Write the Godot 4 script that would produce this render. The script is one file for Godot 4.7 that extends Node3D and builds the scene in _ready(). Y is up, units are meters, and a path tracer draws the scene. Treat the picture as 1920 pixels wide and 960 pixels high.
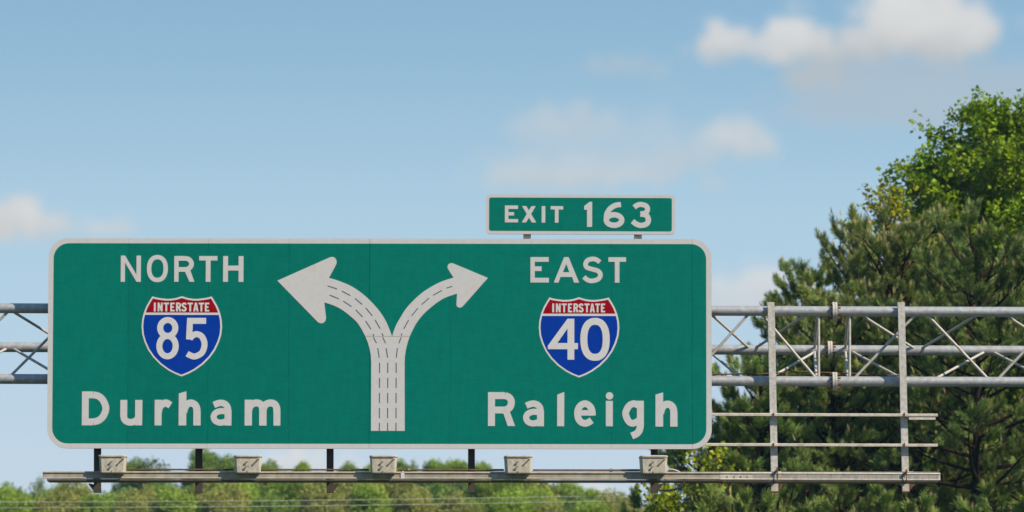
extends Node3D
# An overhead motorway sign on a tubular truss, pines and a far line of trees behind it.
# Units are metres. The sign face stands in the plane z = 0 and looks towards +z.

const LENS := 10900.0                 # focal length in pixels of a 1920 pixel wide picture
const EYE := Vector3(0.0, 1.6, 88.0)
const PITCH := deg_to_rad(5.14)
const SUN_TOWARDS := Vector3(1.4, 1.5, 1.0)

var rng := RandomNumberGenerator.new()
var taken := {}
var mats := {}

# ------------------------------------------------------------------ mesh builder
class Shape:
	var v := PackedVector3Array()
	var n := PackedVector3Array()
	var c := PackedColorArray()
	var i := PackedInt32Array()
	var tint := Color.WHITE

	func tri(a: Vector3, b: Vector3, d: Vector3, normal = null):
		var k := v.size()
		var nn: Vector3 = normal if normal != null else (b - a).cross(d - a).normalized()
		v.append_array([a, b, d])
		n.append_array([nn, nn, nn])
		c.append_array([tint, tint, tint])
		i.append_array([k, k + 2, k + 1])

	# corners counter-clockwise seen from the front
	func quad(a: Vector3, b: Vector3, d: Vector3, e: Vector3):
		var k := v.size()
		var nn := (b - a).cross(e - a).normalized()
		v.append_array([a, b, d, e])
		n.append_array([nn, nn, nn, nn])
		c.append_array([tint, tint, tint, tint])
		i.append_array([k, k + 2, k + 1, k, k + 3, k + 2])

	func box(lo: Vector3, hi: Vector3):
		quad(Vector3(lo.x, lo.y, hi.z), Vector3(hi.x, lo.y, hi.z), hi, Vector3(lo.x, hi.y, hi.z))
		quad(Vector3(hi.x, lo.y, lo.z), lo, Vector3(lo.x, hi.y, lo.z), Vector3(hi.x, hi.y, lo.z))
		quad(Vector3(hi.x, lo.y, hi.z), Vector3(hi.x, lo.y, lo.z), Vector3(hi.x, hi.y, lo.z), hi)
		quad(lo, Vector3(lo.x, lo.y, hi.z), Vector3(lo.x, hi.y, hi.z), Vector3(lo.x, hi.y, lo.z))
		quad(Vector3(lo.x, hi.y, hi.z), hi, Vector3(hi.x, hi.y, lo.z), Vector3(lo.x, hi.y, lo.z))
		quad(lo, Vector3(hi.x, lo.y, lo.z), Vector3(hi.x, lo.y, hi.z), Vector3(lo.x, lo.y, hi.z))

	# round tube along points, radii per point
	func tube(pts: PackedVector3Array, radii: PackedFloat32Array, sides := 8, caps := true):
		var k := v.size()
		var last := pts.size() - 1
		var side := Vector3.ZERO
		for a in pts.size():
			var t := (pts[mini(a + 1, last)] - pts[maxi(a - 1, 0)]).normalized()
			if side == Vector3.ZERO:
				side = t.cross(Vector3.UP if absf(t.y) < 0.9 else Vector3.RIGHT).normalized()
			side = (side - t * side.dot(t)).normalized()
			var up := t.cross(side)
			for s in sides:
				var w := TAU * s / sides
				var d := side * cos(w) + up * sin(w)
				v.append(pts[a] + d * radii[a])
				n.append(d)
				c.append(tint)
		for a in last:
			for s in sides:
				var p := k + a * sides + s
				var q := k + a * sides + (s + 1) % sides
				i.append_array([p, p + sides, q, q, p + sides, q + sides])
		if caps:
			for e in 2:
				var a := 0 if e == 0 else last
				var t := (pts[0] - pts[1]).normalized() if e == 0 else (pts[last] - pts[last - 1]).normalized()
				for s in range(1, sides - 1):
					tri(v[k + a * sides], v[k + a * sides + s], v[k + a * sides + s + 1], t)

	func rod(a: Vector3, b: Vector3, r: float, sides := 10):
		tube(PackedVector3Array([a, b]), PackedFloat32Array([r, r]), sides)

	# a flat polygon (counter-clockwise) given thickness from z0 to z1
	func prism(poly: PackedVector2Array, z0: float, z1: float):
		if Geometry2D.is_polygon_clockwise(poly):
			poly.reverse()
		var t := Geometry2D.triangulate_polygon(poly)
		for a in range(0, t.size(), 3):
			var p := poly[t[a]]
			var q := poly[t[a + 1]]
			var r := poly[t[a + 2]]
			if (q - p).cross(r - p) < 0.0:
				var s := q
				q = r
				r = s
			tri(Vector3(p.x, p.y, z1), Vector3(q.x, q.y, z1), Vector3(r.x, r.y, z1), Vector3(0, 0, 1))
			tri(Vector3(p.x, p.y, z0), Vector3(r.x, r.y, z0), Vector3(q.x, q.y, z0), Vector3(0, 0, -1))
		for a in poly.size():
			var p := poly[a]
			var q := poly[(a + 1) % poly.size()]
			quad(Vector3(p.x, p.y, z0), Vector3(q.x, q.y, z0), Vector3(q.x, q.y, z1), Vector3(p.x, p.y, z1))

	func lathe_ring(center: Vector3, axis_x0: float, axis_x1: float, r: float, sides := 28):
		tube(PackedVector3Array([center + Vector3(axis_x0, 0, 0), center + Vector3(axis_x1, 0, 0)]), PackedFloat32Array([r, r]), sides)

	# rings of equally many corners, each a closed outline, joined by flat faces
	func loft(rings: Array):
		for a in rings.size() - 1:
			var p: PackedVector3Array = rings[a]
			var q: PackedVector3Array = rings[a + 1]
			for s in p.size():
				var u := (s + 1) % p.size()
				quad(p[s], p[u], q[u], q[s])
		for e in 2:
			var p: PackedVector3Array = rings[0] if e == 0 else rings[-1]
			for s in range(1, p.size() - 1):
				if e == 0:
					tri(p[0], p[s + 1], p[s])
				else:
					tri(p[0], p[s], p[s + 1])

	func mesh() -> ArrayMesh:
		var a := []
		a.resize(Mesh.ARRAY_MAX)
		a[Mesh.ARRAY_VERTEX] = v
		a[Mesh.ARRAY_NORMAL] = n
		a[Mesh.ARRAY_COLOR] = c
		a[Mesh.ARRAY_INDEX] = i
		var m := ArrayMesh.new()
		m.add_surface_from_arrays(Mesh.PRIMITIVE_TRIANGLES, a)
		return m

# ------------------------------------------------------------------ helpers for nodes
func numbered(called: String) -> String:
	var k: int = taken.get(called, -1) + 1
	taken[called] = k
	return called if k == 0 else "%s_%03d" % [called, k]

func tag(o: Node3D, label := "", category := "", group := "", kind := "") -> Node3D:
	if label: o.set_meta("label", label)
	if category: o.set_meta("category", category)
	if group: o.set_meta("group", group)
	if kind: o.set_meta("kind", kind)
	return o

func thing(called: String, at: Vector3, label: String, category: String, group := "") -> Node3D:
	var o := Node3D.new()
	o.name = numbered(called)
	o.position = at
	add_child(o)
	tag(o, label, category, group)
	return o

func part(called: String, mesh: Mesh, m: Material, parent: Node, at := Vector3.ZERO) -> MeshInstance3D:
	var o := MeshInstance3D.new()
	o.name = numbered(called) if parent == self else called
	o.mesh = mesh
	o.material_override = m
	o.position = at
	parent.add_child(o, true)
	return o

# where the picture's pixel lies at the depth z
func at(x: float, y: float, z := 0.0) -> Vector3:
	var d := Vector3((x - 960.0) / LENS, (480.0 - y) / LENS, -1.0).rotated(Vector3.RIGHT, PITCH)
	return EYE + d * ((z - EYE.z) / d.z)

func scale_at(z: float) -> float:
	return (EYE.z - z) / LENS

# ------------------------------------------------------------------ materials
func picture(w: int, h: int, f: Callable) -> ImageTexture:
	var im := Image.create(w, h, false, Image.FORMAT_RGB8)
	for y in h:
		for x in w:
			im.set_pixel(x, y, f.call(x, y))
	return ImageTexture.create_from_image(im)

func noise(seed_: int, freq: float, octaves := 4) -> FastNoiseLite:
	var f := FastNoiseLite.new()
	f.seed = seed_
	f.noise_type = FastNoiseLite.TYPE_SIMPLEX_SMOOTH
	f.frequency = freq
	f.fractal_type = FastNoiseLite.FRACTAL_FBM
	f.fractal_octaves = octaves
	return f

func mat(called: String, lin: Color, rough := 0.7, metal := 0.0, tex: Texture2D = null, scale := 1.0, spec := 0.5) -> StandardMaterial3D:
	var m := StandardMaterial3D.new()
	m.resource_name = called
	m.albedo_color = lin.linear_to_srgb()
	m.roughness = rough
	m.metallic = metal
	m.metallic_specular = spec
	if tex:
		m.albedo_texture = tex
		m.uv1_triplanar = true
		m.uv1_world_triplanar = true
		m.uv1_scale = Vector3.ONE * scale
	mats[called] = m
	return m

func leaf_mat(called: String, lin: Color, through: float, rough := 0.55) -> StandardMaterial3D:
	var m := mat(called, lin, rough, 0.0, null, 1.0, 0.35)
	m.vertex_color_use_as_albedo = true
	m.backlight_enabled = true
	m.backlight = Color(through, through, through * 0.55)
	return m

func make_materials():
	var n1 := noise(3, 0.012, 5)
	var n2 := noise(8, 0.05, 4)
	# faded sheeting: long faint horizontal crazing, mottled fading
	var sheet := picture(512, 512, func(x, y):
		var a := n1.get_noise_2d(x, y * 1.6) * 0.05
		var b := n2.get_noise_2d(x * 0.22, y * 2.6)
		var craze := -0.09 * smoothstep(0.36, 0.6, b) - 0.015 * b
		var g: float = 0.95 + a * 0.7 + craze + n2.get_noise_2d(x * 1.6 + 40.0, y * 0.10) * 0.035
		return Color(g, g, g).clamp())
	var letter_tex := picture(256, 256, func(x, y):
		var g: float = 0.97 + n2.get_noise_2d(x, y) * 0.02
		var warm: float = smoothstep(0.25, 0.6, n1.get_noise_2d(x * 2.0 + 70.0, y * 2.0)) * 0.04
		return Color(g, g - warm * 0.5, g - warm).clamp())
	var zinc := picture(256, 256, func(x, y):
		var g: float = 0.90 + n2.get_noise_2d(x * 0.8, y * 0.8) * 0.11 + n1.get_noise_2d(x * 2.0, y * 2.0) * 0.10
		var rust: float = smoothstep(0.42, 0.7, n1.get_noise_2d(x * 1.4 + 300.0, y * 1.4))
		return Color(g, g * (1.0 - rust * 0.16), g * (1.0 - rust * 0.30)).clamp())
	var grime := picture(256, 256, func(x, y):
		var g: float = 0.90 + n2.get_noise_2d(x * 0.8, y * 0.4) * 0.10 + n1.get_noise_2d(x * 1.5, y * 1.5) * 0.12
		var rust: float = smoothstep(0.3, 0.6, n2.get_noise_2d(x * 0.7 + 90.0, y * 0.7))
		return Color(g, g * (1.0 - rust * 0.10), g * (1.0 - rust * 0.22)).clamp())
	var rusty := picture(256, 256, func(x, y):
		var g: float = 0.75 + n2.get_noise_2d(x, y) * 0.35
		return Color(g, g * 0.9, g * 0.82).clamp())
	for k in 9:
		var f: float = [1.03, 0.955, 0.975, 0.99, 1.03, 1.03, 1.02, 1.0, 1.01][k]
		mat("green_sheeting_%d" % k, Color(0.0002 * f, 0.162 * f, 0.130 * f), 0.45, 0.0, sheet, 0.55, 0.18)
	mat("white_sheeting", Color(0.515, 0.52, 0.545), 0.5, 0.0, letter_tex, 0.7, 0.35)
	mat("shield_white", Color(0.56, 0.565, 0.59), 0.5, 0.0, letter_tex, 0.9, 0.35)
	mat("shield_blue", Color(0.001, 0.038, 0.34), 0.45, 0.0, sheet, 0.8, 0.18)
	mat("shield_red", Color(0.28, 0.001, 0.010), 0.45, 0.0, sheet, 0.8, 0.18)
	mat("lane_paint", Color(0.075, 0.095, 0.14), 0.6)
	mat("aluminium", Color(0.42, 0.42, 0.42), 0.5, 0.3, zinc, 1.0)
	mat("zinc", Color(0.43, 0.455, 0.49), 0.5, 0.3, zinc, 0.9)
	mat("zinc_brace", Color(0.50, 0.485, 0.46), 0.6, 0.1, zinc, 1.3)
	mat("zinc_post", Color(0.57, 0.555, 0.53), 0.6, 0.1, zinc, 1.6)
	mat("dusty_steel", Color(0.37, 0.335, 0.28), 0.75, 0.0, grime, 0.6)
	mat("dusty_lip", Color(0.60, 0.56, 0.50), 0.7, 0.0, grime, 0.6)
	mat("bright_steel", Color(0.56, 0.53, 0.48), 0.7, 0.0, grime, 1.1)
	mat("grating_steel", Color(0.20, 0.18, 0.15), 0.7, 0.1, grime, 1.0)
	mat("lamp_case", Color(0.52, 0.485, 0.41), 0.6, 0.0, grime, 1.4)
	mat("latch_steel", Color(0.22, 0.19, 0.16), 0.6, 0.2)
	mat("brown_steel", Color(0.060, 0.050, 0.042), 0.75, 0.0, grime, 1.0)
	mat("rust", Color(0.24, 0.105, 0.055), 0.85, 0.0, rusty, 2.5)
	mat("conduit_rust", Color(0.22, 0.12, 0.08), 0.8, 0.0, rusty, 1.2)
	mat("black_rubber", Color(0.025, 0.026, 0.03), 0.6)
	mat("grey_plastic", Color(0.36, 0.36, 0.36), 0.6)
	mat("wire_metal", Color(0.42, 0.44, 0.43), 0.6, 0.0)
	mat("pole_wood", Color(0.14, 0.10, 0.07), 0.9, 0.0, rusty, 0.7)
	mat("seam_rust", Color(0.20, 0.14, 0.09), 0.85)
	var bark := picture(256, 256, func(x, y):
		var g: float = 0.72 + n2.get_noise_2d(x * 2.0, y * 0.7) * 0.5
		return Color(g, g * 0.94, g * 0.88).clamp())
	mat("pine_bark", Color(0.045, 0.034, 0.027), 0.95, 0.0, bark, 1.2, 0.2)
	mat("grey_bark", Color(0.26, 0.24, 0.21), 0.95, 0.0, bark, 1.2, 0.2)
	mat("dark_bark", Color(0.06, 0.05, 0.04), 0.95, 0.0, bark, 0.8, 0.2)
	leaf_mat("needles", Color(0.215, 0.285, 0.078), 0.2, 0.5)
	leaf_mat("candles", Color(0.40, 0.34, 0.15), 0.2, 0.7)
	leaf_mat("cones", Color(0.10, 0.045, 0.025), 0.0, 0.9)
	leaf_mat("broad_leaves", Color(0.215, 0.330, 0.010), 0.85, 0.45)
	leaf_mat("far_leaves", Color(1, 1, 1), 0.7, 0.6)
	var ground := picture(256, 256, func(x, y):
		var g: float = 0.8 + n2.get_noise_2d(x, y) * 0.3
		return Color(g * 0.95, g, g * 0.8).clamp())
	mat("grass_ground", Color(0.075, 0.105, 0.03), 0.95, 0.0, ground, 0.15, 0.2)
	mat("asphalt", Color(0.09, 0.09, 0.09), 0.9, 0.0, ground, 0.4, 0.3)
	mat("road_paint", Color(0.7, 0.7, 0.68), 0.7)

# ------------------------------------------------------------------ camera, sky, sun
func make_light_and_camera():
	var cam := Camera3D.new()
	cam.name = "camera"
	cam.position = EYE
	cam.rotation.x = PITCH
	var lens := CameraAttributesPhysical.new()
	lens.frustum_focal_length = 12.0 / (480.0 / LENS)
	lens.frustum_focus_distance = 87.7
	lens.exposure_aperture = lens.frustum_focal_length / 1000.0 / 0.058
	lens.frustum_near = 0.5
	lens.frustum_far = 4000.0
	cam.attributes = lens
	add_child(cam)
	cam.current = true

	var sky := Sky.new()
	var pano := PanoramaSkyMaterial.new()
	pano.panorama = ImageTexture.create_from_image(sky_picture())
	sky.sky_material = pano
	var e := Environment.new()
	e.background_mode = Environment.BG_SKY
	e.sky = sky
	e.background_energy_multiplier = 0.745
	e.sky_rotation = Vector3(0, PI, 0)      # the panorama's middle column stands before the camera
	e.tonemap_mode = Environment.TONE_MAPPER_LINEAR
	e.tonemap_exposure = 1.35
	e.sdfgi_enabled = true
	e.ssao_enabled = true
	e.ssil_enabled = true
	e.fog_enabled = true
	e.fog_density = 0.0001
	e.fog_light_color = Color(0.66, 0.84, 1.0)
	var w := WorldEnvironment.new()
	w.name = "surroundings"
	w.environment = e
	add_child(w)

	var sun := DirectionalLight3D.new()
	sun.name = "sun"
	sun.light_energy = 1.55
	sun.light_color = Color(1.0, 0.935, 0.835)
	sun.light_angular_distance = 0.5
	sun.shadow_enabled = true
	add_child(sun)
	sun.look_at_from_position(Vector3.ZERO, -SUN_TOWARDS)

func sky_base(elev: float) -> Vector3:
	var stops := [[0.0, Vector3(0.60, 0.70, 0.79)], [2.6, Vector3(0.57, 0.68, 0.785)], [4.3, Vector3(0.475, 0.64, 0.778)], [5.6, Vector3(0.415, 0.605, 0.748)],
		[7.0, Vector3(0.300, 0.498, 0.668)], [9.0, Vector3(0.20, 0.39, 0.61)], [25.0, Vector3(0.14, 0.33, 0.56)], [90.0, Vector3(0.085, 0.22, 0.45)]]
	for k in range(1, stops.size()):
		if elev <= stops[k][0]:
			var t: float = (elev - stops[k - 1][0]) / (stops[k][0] - stops[k - 1][0])
			return (stops[k - 1][1] as Vector3).lerp(stops[k][1], clampf(t, 0.0, 1.0))
	return stops[-1][1]

# the clouds that stand before the camera: [x, y, rx, ry up, ry down, thickness, brightness]
func near_clouds() -> Array:
	return [
		[1745, 60, 130, 105, 62, 1.25, 1.0], [1690, 30, 75, 75, 85, 1.0, 1.02], [1800, 70, 85, 60, 48, 0.9, 0.98], [1600, 92, 90, 34, 30, 0.75, 0.9],
		[1492, 80, 72, 58, 40, 1.1, 1.0], [1440, 95, 70, 34, 26, 0.8, 0.97], [1345, 88, 52, 40, 34, 0.85, 0.96], [1390, 98, 90, 26, 20, 0.5, 0.93],
		[1545, 150, 70, 40, 34, 0.62, 0.82], [1660, 180, 180, 70, 60, 0.55, 0.66], [1790, 170, 140, 60, 80, 0.55, 0.66], [1610, 215, 150, 24, 24, 0.4, 0.64], [1890, 190, 90, 60, 50, 0.4, 0.6],
		[1145, 122, 60, 18, 18, 0.22, 0.85], [1210, 128, 60, 22, 22, 0.2, 0.85],
		[1150, 285, 270, 95, 60, 0.16, 0.92], [1720, 190, 260, 105, 75, 0.30, 0.70], [1070, 235, 76, 36, 34, 0.44, 0.92], [1010, 250, 60, 26, 26, 0.22, 0.9], [1065, 328, 160, 32, 36, 0.50, 0.96], [1140, 316, 70, 30, 36, 0.44, 0.97], [960, 338, 90, 22, 24, 0.28, 0.92],
		[1255, 322, 40, 34, 34, 0.42, 0.92], [1378, 262, 62, 38, 30, 0.72, 0.98], [1415, 275, 50, 28, 24, 0.5, 0.95], [1310, 285, 60, 30, 30, 0.40, 0.93], [1345, 345, 50, 20, 20, 0.25, 0.9],
		[28, 412, 62, 36, 44, 0.95, 0.97], [95, 432, 70, 28, 24, 0.5, 0.93], [200, 432, 60, 16, 22, 0.55, 0.97], [-60, 420, 90, 60, 60, 0.9, 0.95],
		[1420, 540, 90, 44, 60, 0.60, 1.0], [1365, 570, 60, 30, 40, 0.4, 1.0], [560, 868, 80, 26, 26, 0.75, 1.05], [1120, 925, 60, 18, 22, 0.6, 1.05], [640, 880, 70, 20, 30, 0.4, 1.02],
	]

func sky_picture() -> Image:
	var low := Image.create(1024, 512, false, Image.FORMAT_RGBF)
	var fluff := noise(21, 1.0, 5)
	for y in 512:
		var elev := 90.0 - (y + 0.5) / 512.0 * 180.0
		var base := sky_base(maxf(elev, 0.0))
		for x in 1024:
			var c := base
			if elev > 0.0:
				var az := (x + 0.5) / 1024.0 * TAU
				var up := sin(deg_to_rad(elev))
				var d := Vector3(sin(az) * cos(deg_to_rad(elev)), up * 2.2, cos(az) * cos(deg_to_rad(elev))) / (up + 0.22)
				var a := smoothstep(0.10, 0.42, fluff.get_noise_3dv(d * 1.6)) * 0.6 * smoothstep(0.0, 5.0, elev)
				c = c.lerp(Vector3(0.60, 0.62, 0.65), a)
			low.set_pixel(x, y, Color(c.x, c.y, c.z))
	low.resize(4096, 2048, Image.INTERPOLATE_CUBIC)
	# the part of the sky before the camera in full detail
	var fine := noise(5, 0.011, 5)
	var warp := noise(6, 0.018, 4)
	var clouds := near_clouds()
	var per := 4096.0 / TAU
	for y in range(int(2048 * (90.0 - 11.0) / 180.0), int(2048 * (90.0 - 1.0) / 180.0)):
		for x in range(2048 - 100, 2048 + 100):
			var az := (x + 0.5 - 2048.0) / per
			var el := PI / 2.0 - (y + 0.5) / per
			var px := 960.0 + LENS * tan(az)
			var py := 480.0 - LENS * tan(el - PITCH)
			var edge := minf(1.0, minf(100.0 - absf(x - 2048.0), minf((11.0 - rad_to_deg(el)) * 8.0, (rad_to_deg(el) - 1.0) * 12.0)) / 14.0)
			var base := sky_base(rad_to_deg(el))
			var wx := px + warp.get_noise_2d(px, py) * 34.0
			var wy := py + warp.get_noise_2d(px + 900.0, py) * 26.0
			var thick := 0.0
			var bright := 0.0
			var weight := 0.0
			var opac := 0.0
			for c in clouds:
				var ry: float = c[3] if wy < c[1] else c[4]
				var down: float = wy - c[1]
				if down > 0.0:      # flat undersides
					down = maxf(py + (wy - py) * 0.3 - c[1], 0.0) * 1.25
				var q := Vector2((wx - c[0]) / c[2], down / ry).length()
				if q < 1.4:
					var t: float = 1.0 - smoothstep(0.2, 1.4, q)
					thick = 1.0 - (1.0 - thick) * (1.0 - t)
					weight += t
					opac += t * minf(c[5], 1.0)
					bright += t * c[6] * (1.0 - 0.12 * clampf((wy - c[1]) / ry, -0.4, 1.0))
			var a := 0.0
			if weight > 0.0:
				bright /= weight
				opac /= weight
				var puff := fine.get_noise_2d(px, py)
				a = smoothstep(0.10, lerpf(0.95, 0.62, opac), thick + puff * 0.55) * (1.0 - pow(1.0 - opac, 1.6))
				bright *= 1.0 + puff * 0.06
			var lit := Vector3(0.665, 0.672, 0.675) * bright
			if bright < 0.75:
				lit = Vector3(0.455, 0.52, 0.59)
			var out := base.lerp(lit, clampf(a, 0.0, 0.97))
			var was := low.get_pixel(x, y)
			out = Vector3(was.r, was.g, was.b).lerp(out, clampf(edge, 0.0, 1.0))
			low.set_pixel(x, y, Color(out.x, out.y, out.z))
	return low

# ------------------------------------------------------------------ flat shapes for lettering
func smooth(p: PackedVector2Array, steps := 7) -> PackedVector2Array:
	var out := PackedVector2Array()
	for k in p.size() - 1:
		var a := p[maxi(k - 1, 0)]
		var d := p[mini(k + 2, p.size() - 1)]
		for s in steps:
			out.append(p[k].cubic_interpolate(p[k + 1], a, d, float(s) / steps))
	out.append(p[-1])
	return out

# the outline of a line drawn with a broad pen, square ended
func pen(p: PackedVector2Array, hw: float) -> PackedVector2Array:
	var l := PackedVector2Array()
	var r := PackedVector2Array()
	for k in p.size():
		var t0 := (p[k] - p[k - 1]).normalized() if k > 0 else (p[1] - p[0]).normalized()
		var t1 := (p[k + 1] - p[k]).normalized() if k < p.size() - 1 else t0
		var m := (t0 + t1).normalized()
		var side := m.orthogonal() * (hw / maxf(m.dot(t1), 0.45))
		l.append(p[k] + side)
		r.append(p[k] - side)
	r.reverse()
	l.append_array(r)
	return l

func pairs(a: Array) -> PackedVector2Array:
	var out := PackedVector2Array()
	for k in range(0, a.size(), 2):
		out.append(Vector2(a[k], a[k + 1]))
	return out

func squircle(cx: float, cy: float, rx: float, ry: float, power: float, from := 0.0, to := TAU, n := 40) -> PackedVector2Array:
	var out := PackedVector2Array()
	for k in n + 1:
		var w := lerpf(from, to, float(k) / n)
		var c := cos(w)
		var s := sin(w)
		out.append(Vector2(cx + rx * signf(c) * pow(absf(c), 2.0 / power), cy + ry * signf(s) * pow(absf(s), 2.0 / power)))
	return out

# Each letter is a union of pieces, in the units of its own drawing:
# ["p", corners] area, ["x", corners] hole, ["s", half width, points] curved stroke, ["l", half width, points] straight stroke, ["o", cx, cy, rx, ry, half width, roundness] ring, ["d", cx, cy, r] dot
func letter(parent: Node3D, called: String, pieces: Array, to_sign: Transform2D, m: Material, z0 := 0.001, z1 := 0.006) -> CSGCombiner3D:
	var root := CSGCombiner3D.new()
	root.name = called
	root.position.z = z1
	for q in pieces:
		var outs := []
		var cut := false
		match q[0]:
			"p": outs = [pairs(q[1])]
			"x":
				outs = [pairs(q[1])]
				cut = true
			"s": outs = [pen(smooth(pairs(q[2])), q[1])]
			"l": outs = [pen(pairs(q[2]), q[1])]
			"d": outs = [squircle(q[1], q[2], q[3], q[3], 2.0, 0.0, TAU * 31 / 32, 31)]
			"o":
				outs = [pen(squircle(q[1], q[2], q[3], q[4], q[6], 0.0, PI + 0.06, 30), q[5]), pen(squircle(q[1], q[2], q[3], q[4], q[6], PI, TAU + 0.06, 30), q[5])]
		for o in outs:
			var poly: PackedVector2Array = to_sign * o
			var s := CSGPolygon3D.new()
			s.name = "stroke"
			s.polygon = poly
			s.depth = z1 - z0
			if cut:
				s.operation = CSGShape3D.OPERATION_SUBTRACTION
				s.depth = z1 - z0 + 0.01
				s.position.z = 0.005
			s.material = m
			root.add_child(s, true)
	root.material_override = m
	parent.add_child(root, true)
	return root

# the transform from a drawing (its origin at pixel ox, oy and its scale) to the sign's own metres
var sign_mid := Vector2.ZERO
func drawing(ox: float, oy: float, zoom: float, dx := 0.0, dy := 0.0) -> Transform2D:
	var s := scale_at(0.0)
	var k := s / zoom
	return Transform2D(Vector2(k, 0), Vector2(0, -k), Vector2((ox + dx - sign_mid.x) * s, -(oy + dy - sign_mid.y) * s))

func on_sign(x: float, y: float) -> Vector2:
	return drawing(0, 0, 1.0) * Vector2(x, y)

func round_rect(x0: float, y0: float, x1: float, y1: float, r: float) -> PackedVector2Array:
	var out := PackedVector2Array()
	for k in 4:
		var c := Vector2(x1 - r if k in [0, 3] else x0 + r, y1 - r if k in [0, 1] else y0 + r)
		for s in 11:
			var w := PI / 2.0 * (k + s / 10.0)
			out.append(c + Vector2(cos(w), sin(w)) * r)
	return out

func rect(x0: float, y0: float, x1: float, y1: float) -> PackedVector2Array:
	return PackedVector2Array([Vector2(x0, y0), Vector2(x1, y0), Vector2(x1, y1), Vector2(x0, y1)])

# ------------------------------------------------------------------ letters as drawn in the highway alphabet
func glyph_h() -> Array:
	return [["p", [-50, 132, 88, 92, 88, 710, -50, 710]], ["s", 65, [40, 470, 62, 385, 108, 325, 175, 305, 240, 335, 272, 392, 281, 460]], ["p", [216, 440, 346, 440, 347, 710, 215, 710]]]

func glyph_a() -> Array:
	return [["s", 58, [583, 340, 650, 312, 720, 301, 790, 325, 832, 380, 841, 450]], ["p", [778, 430, 903, 430, 903, 710, 778, 710]], ["s", 55, [842, 470, 770, 451, 690, 452, 615, 485, 581, 552, 612, 625, 690, 658, 765, 648, 842, 615]]]

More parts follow.
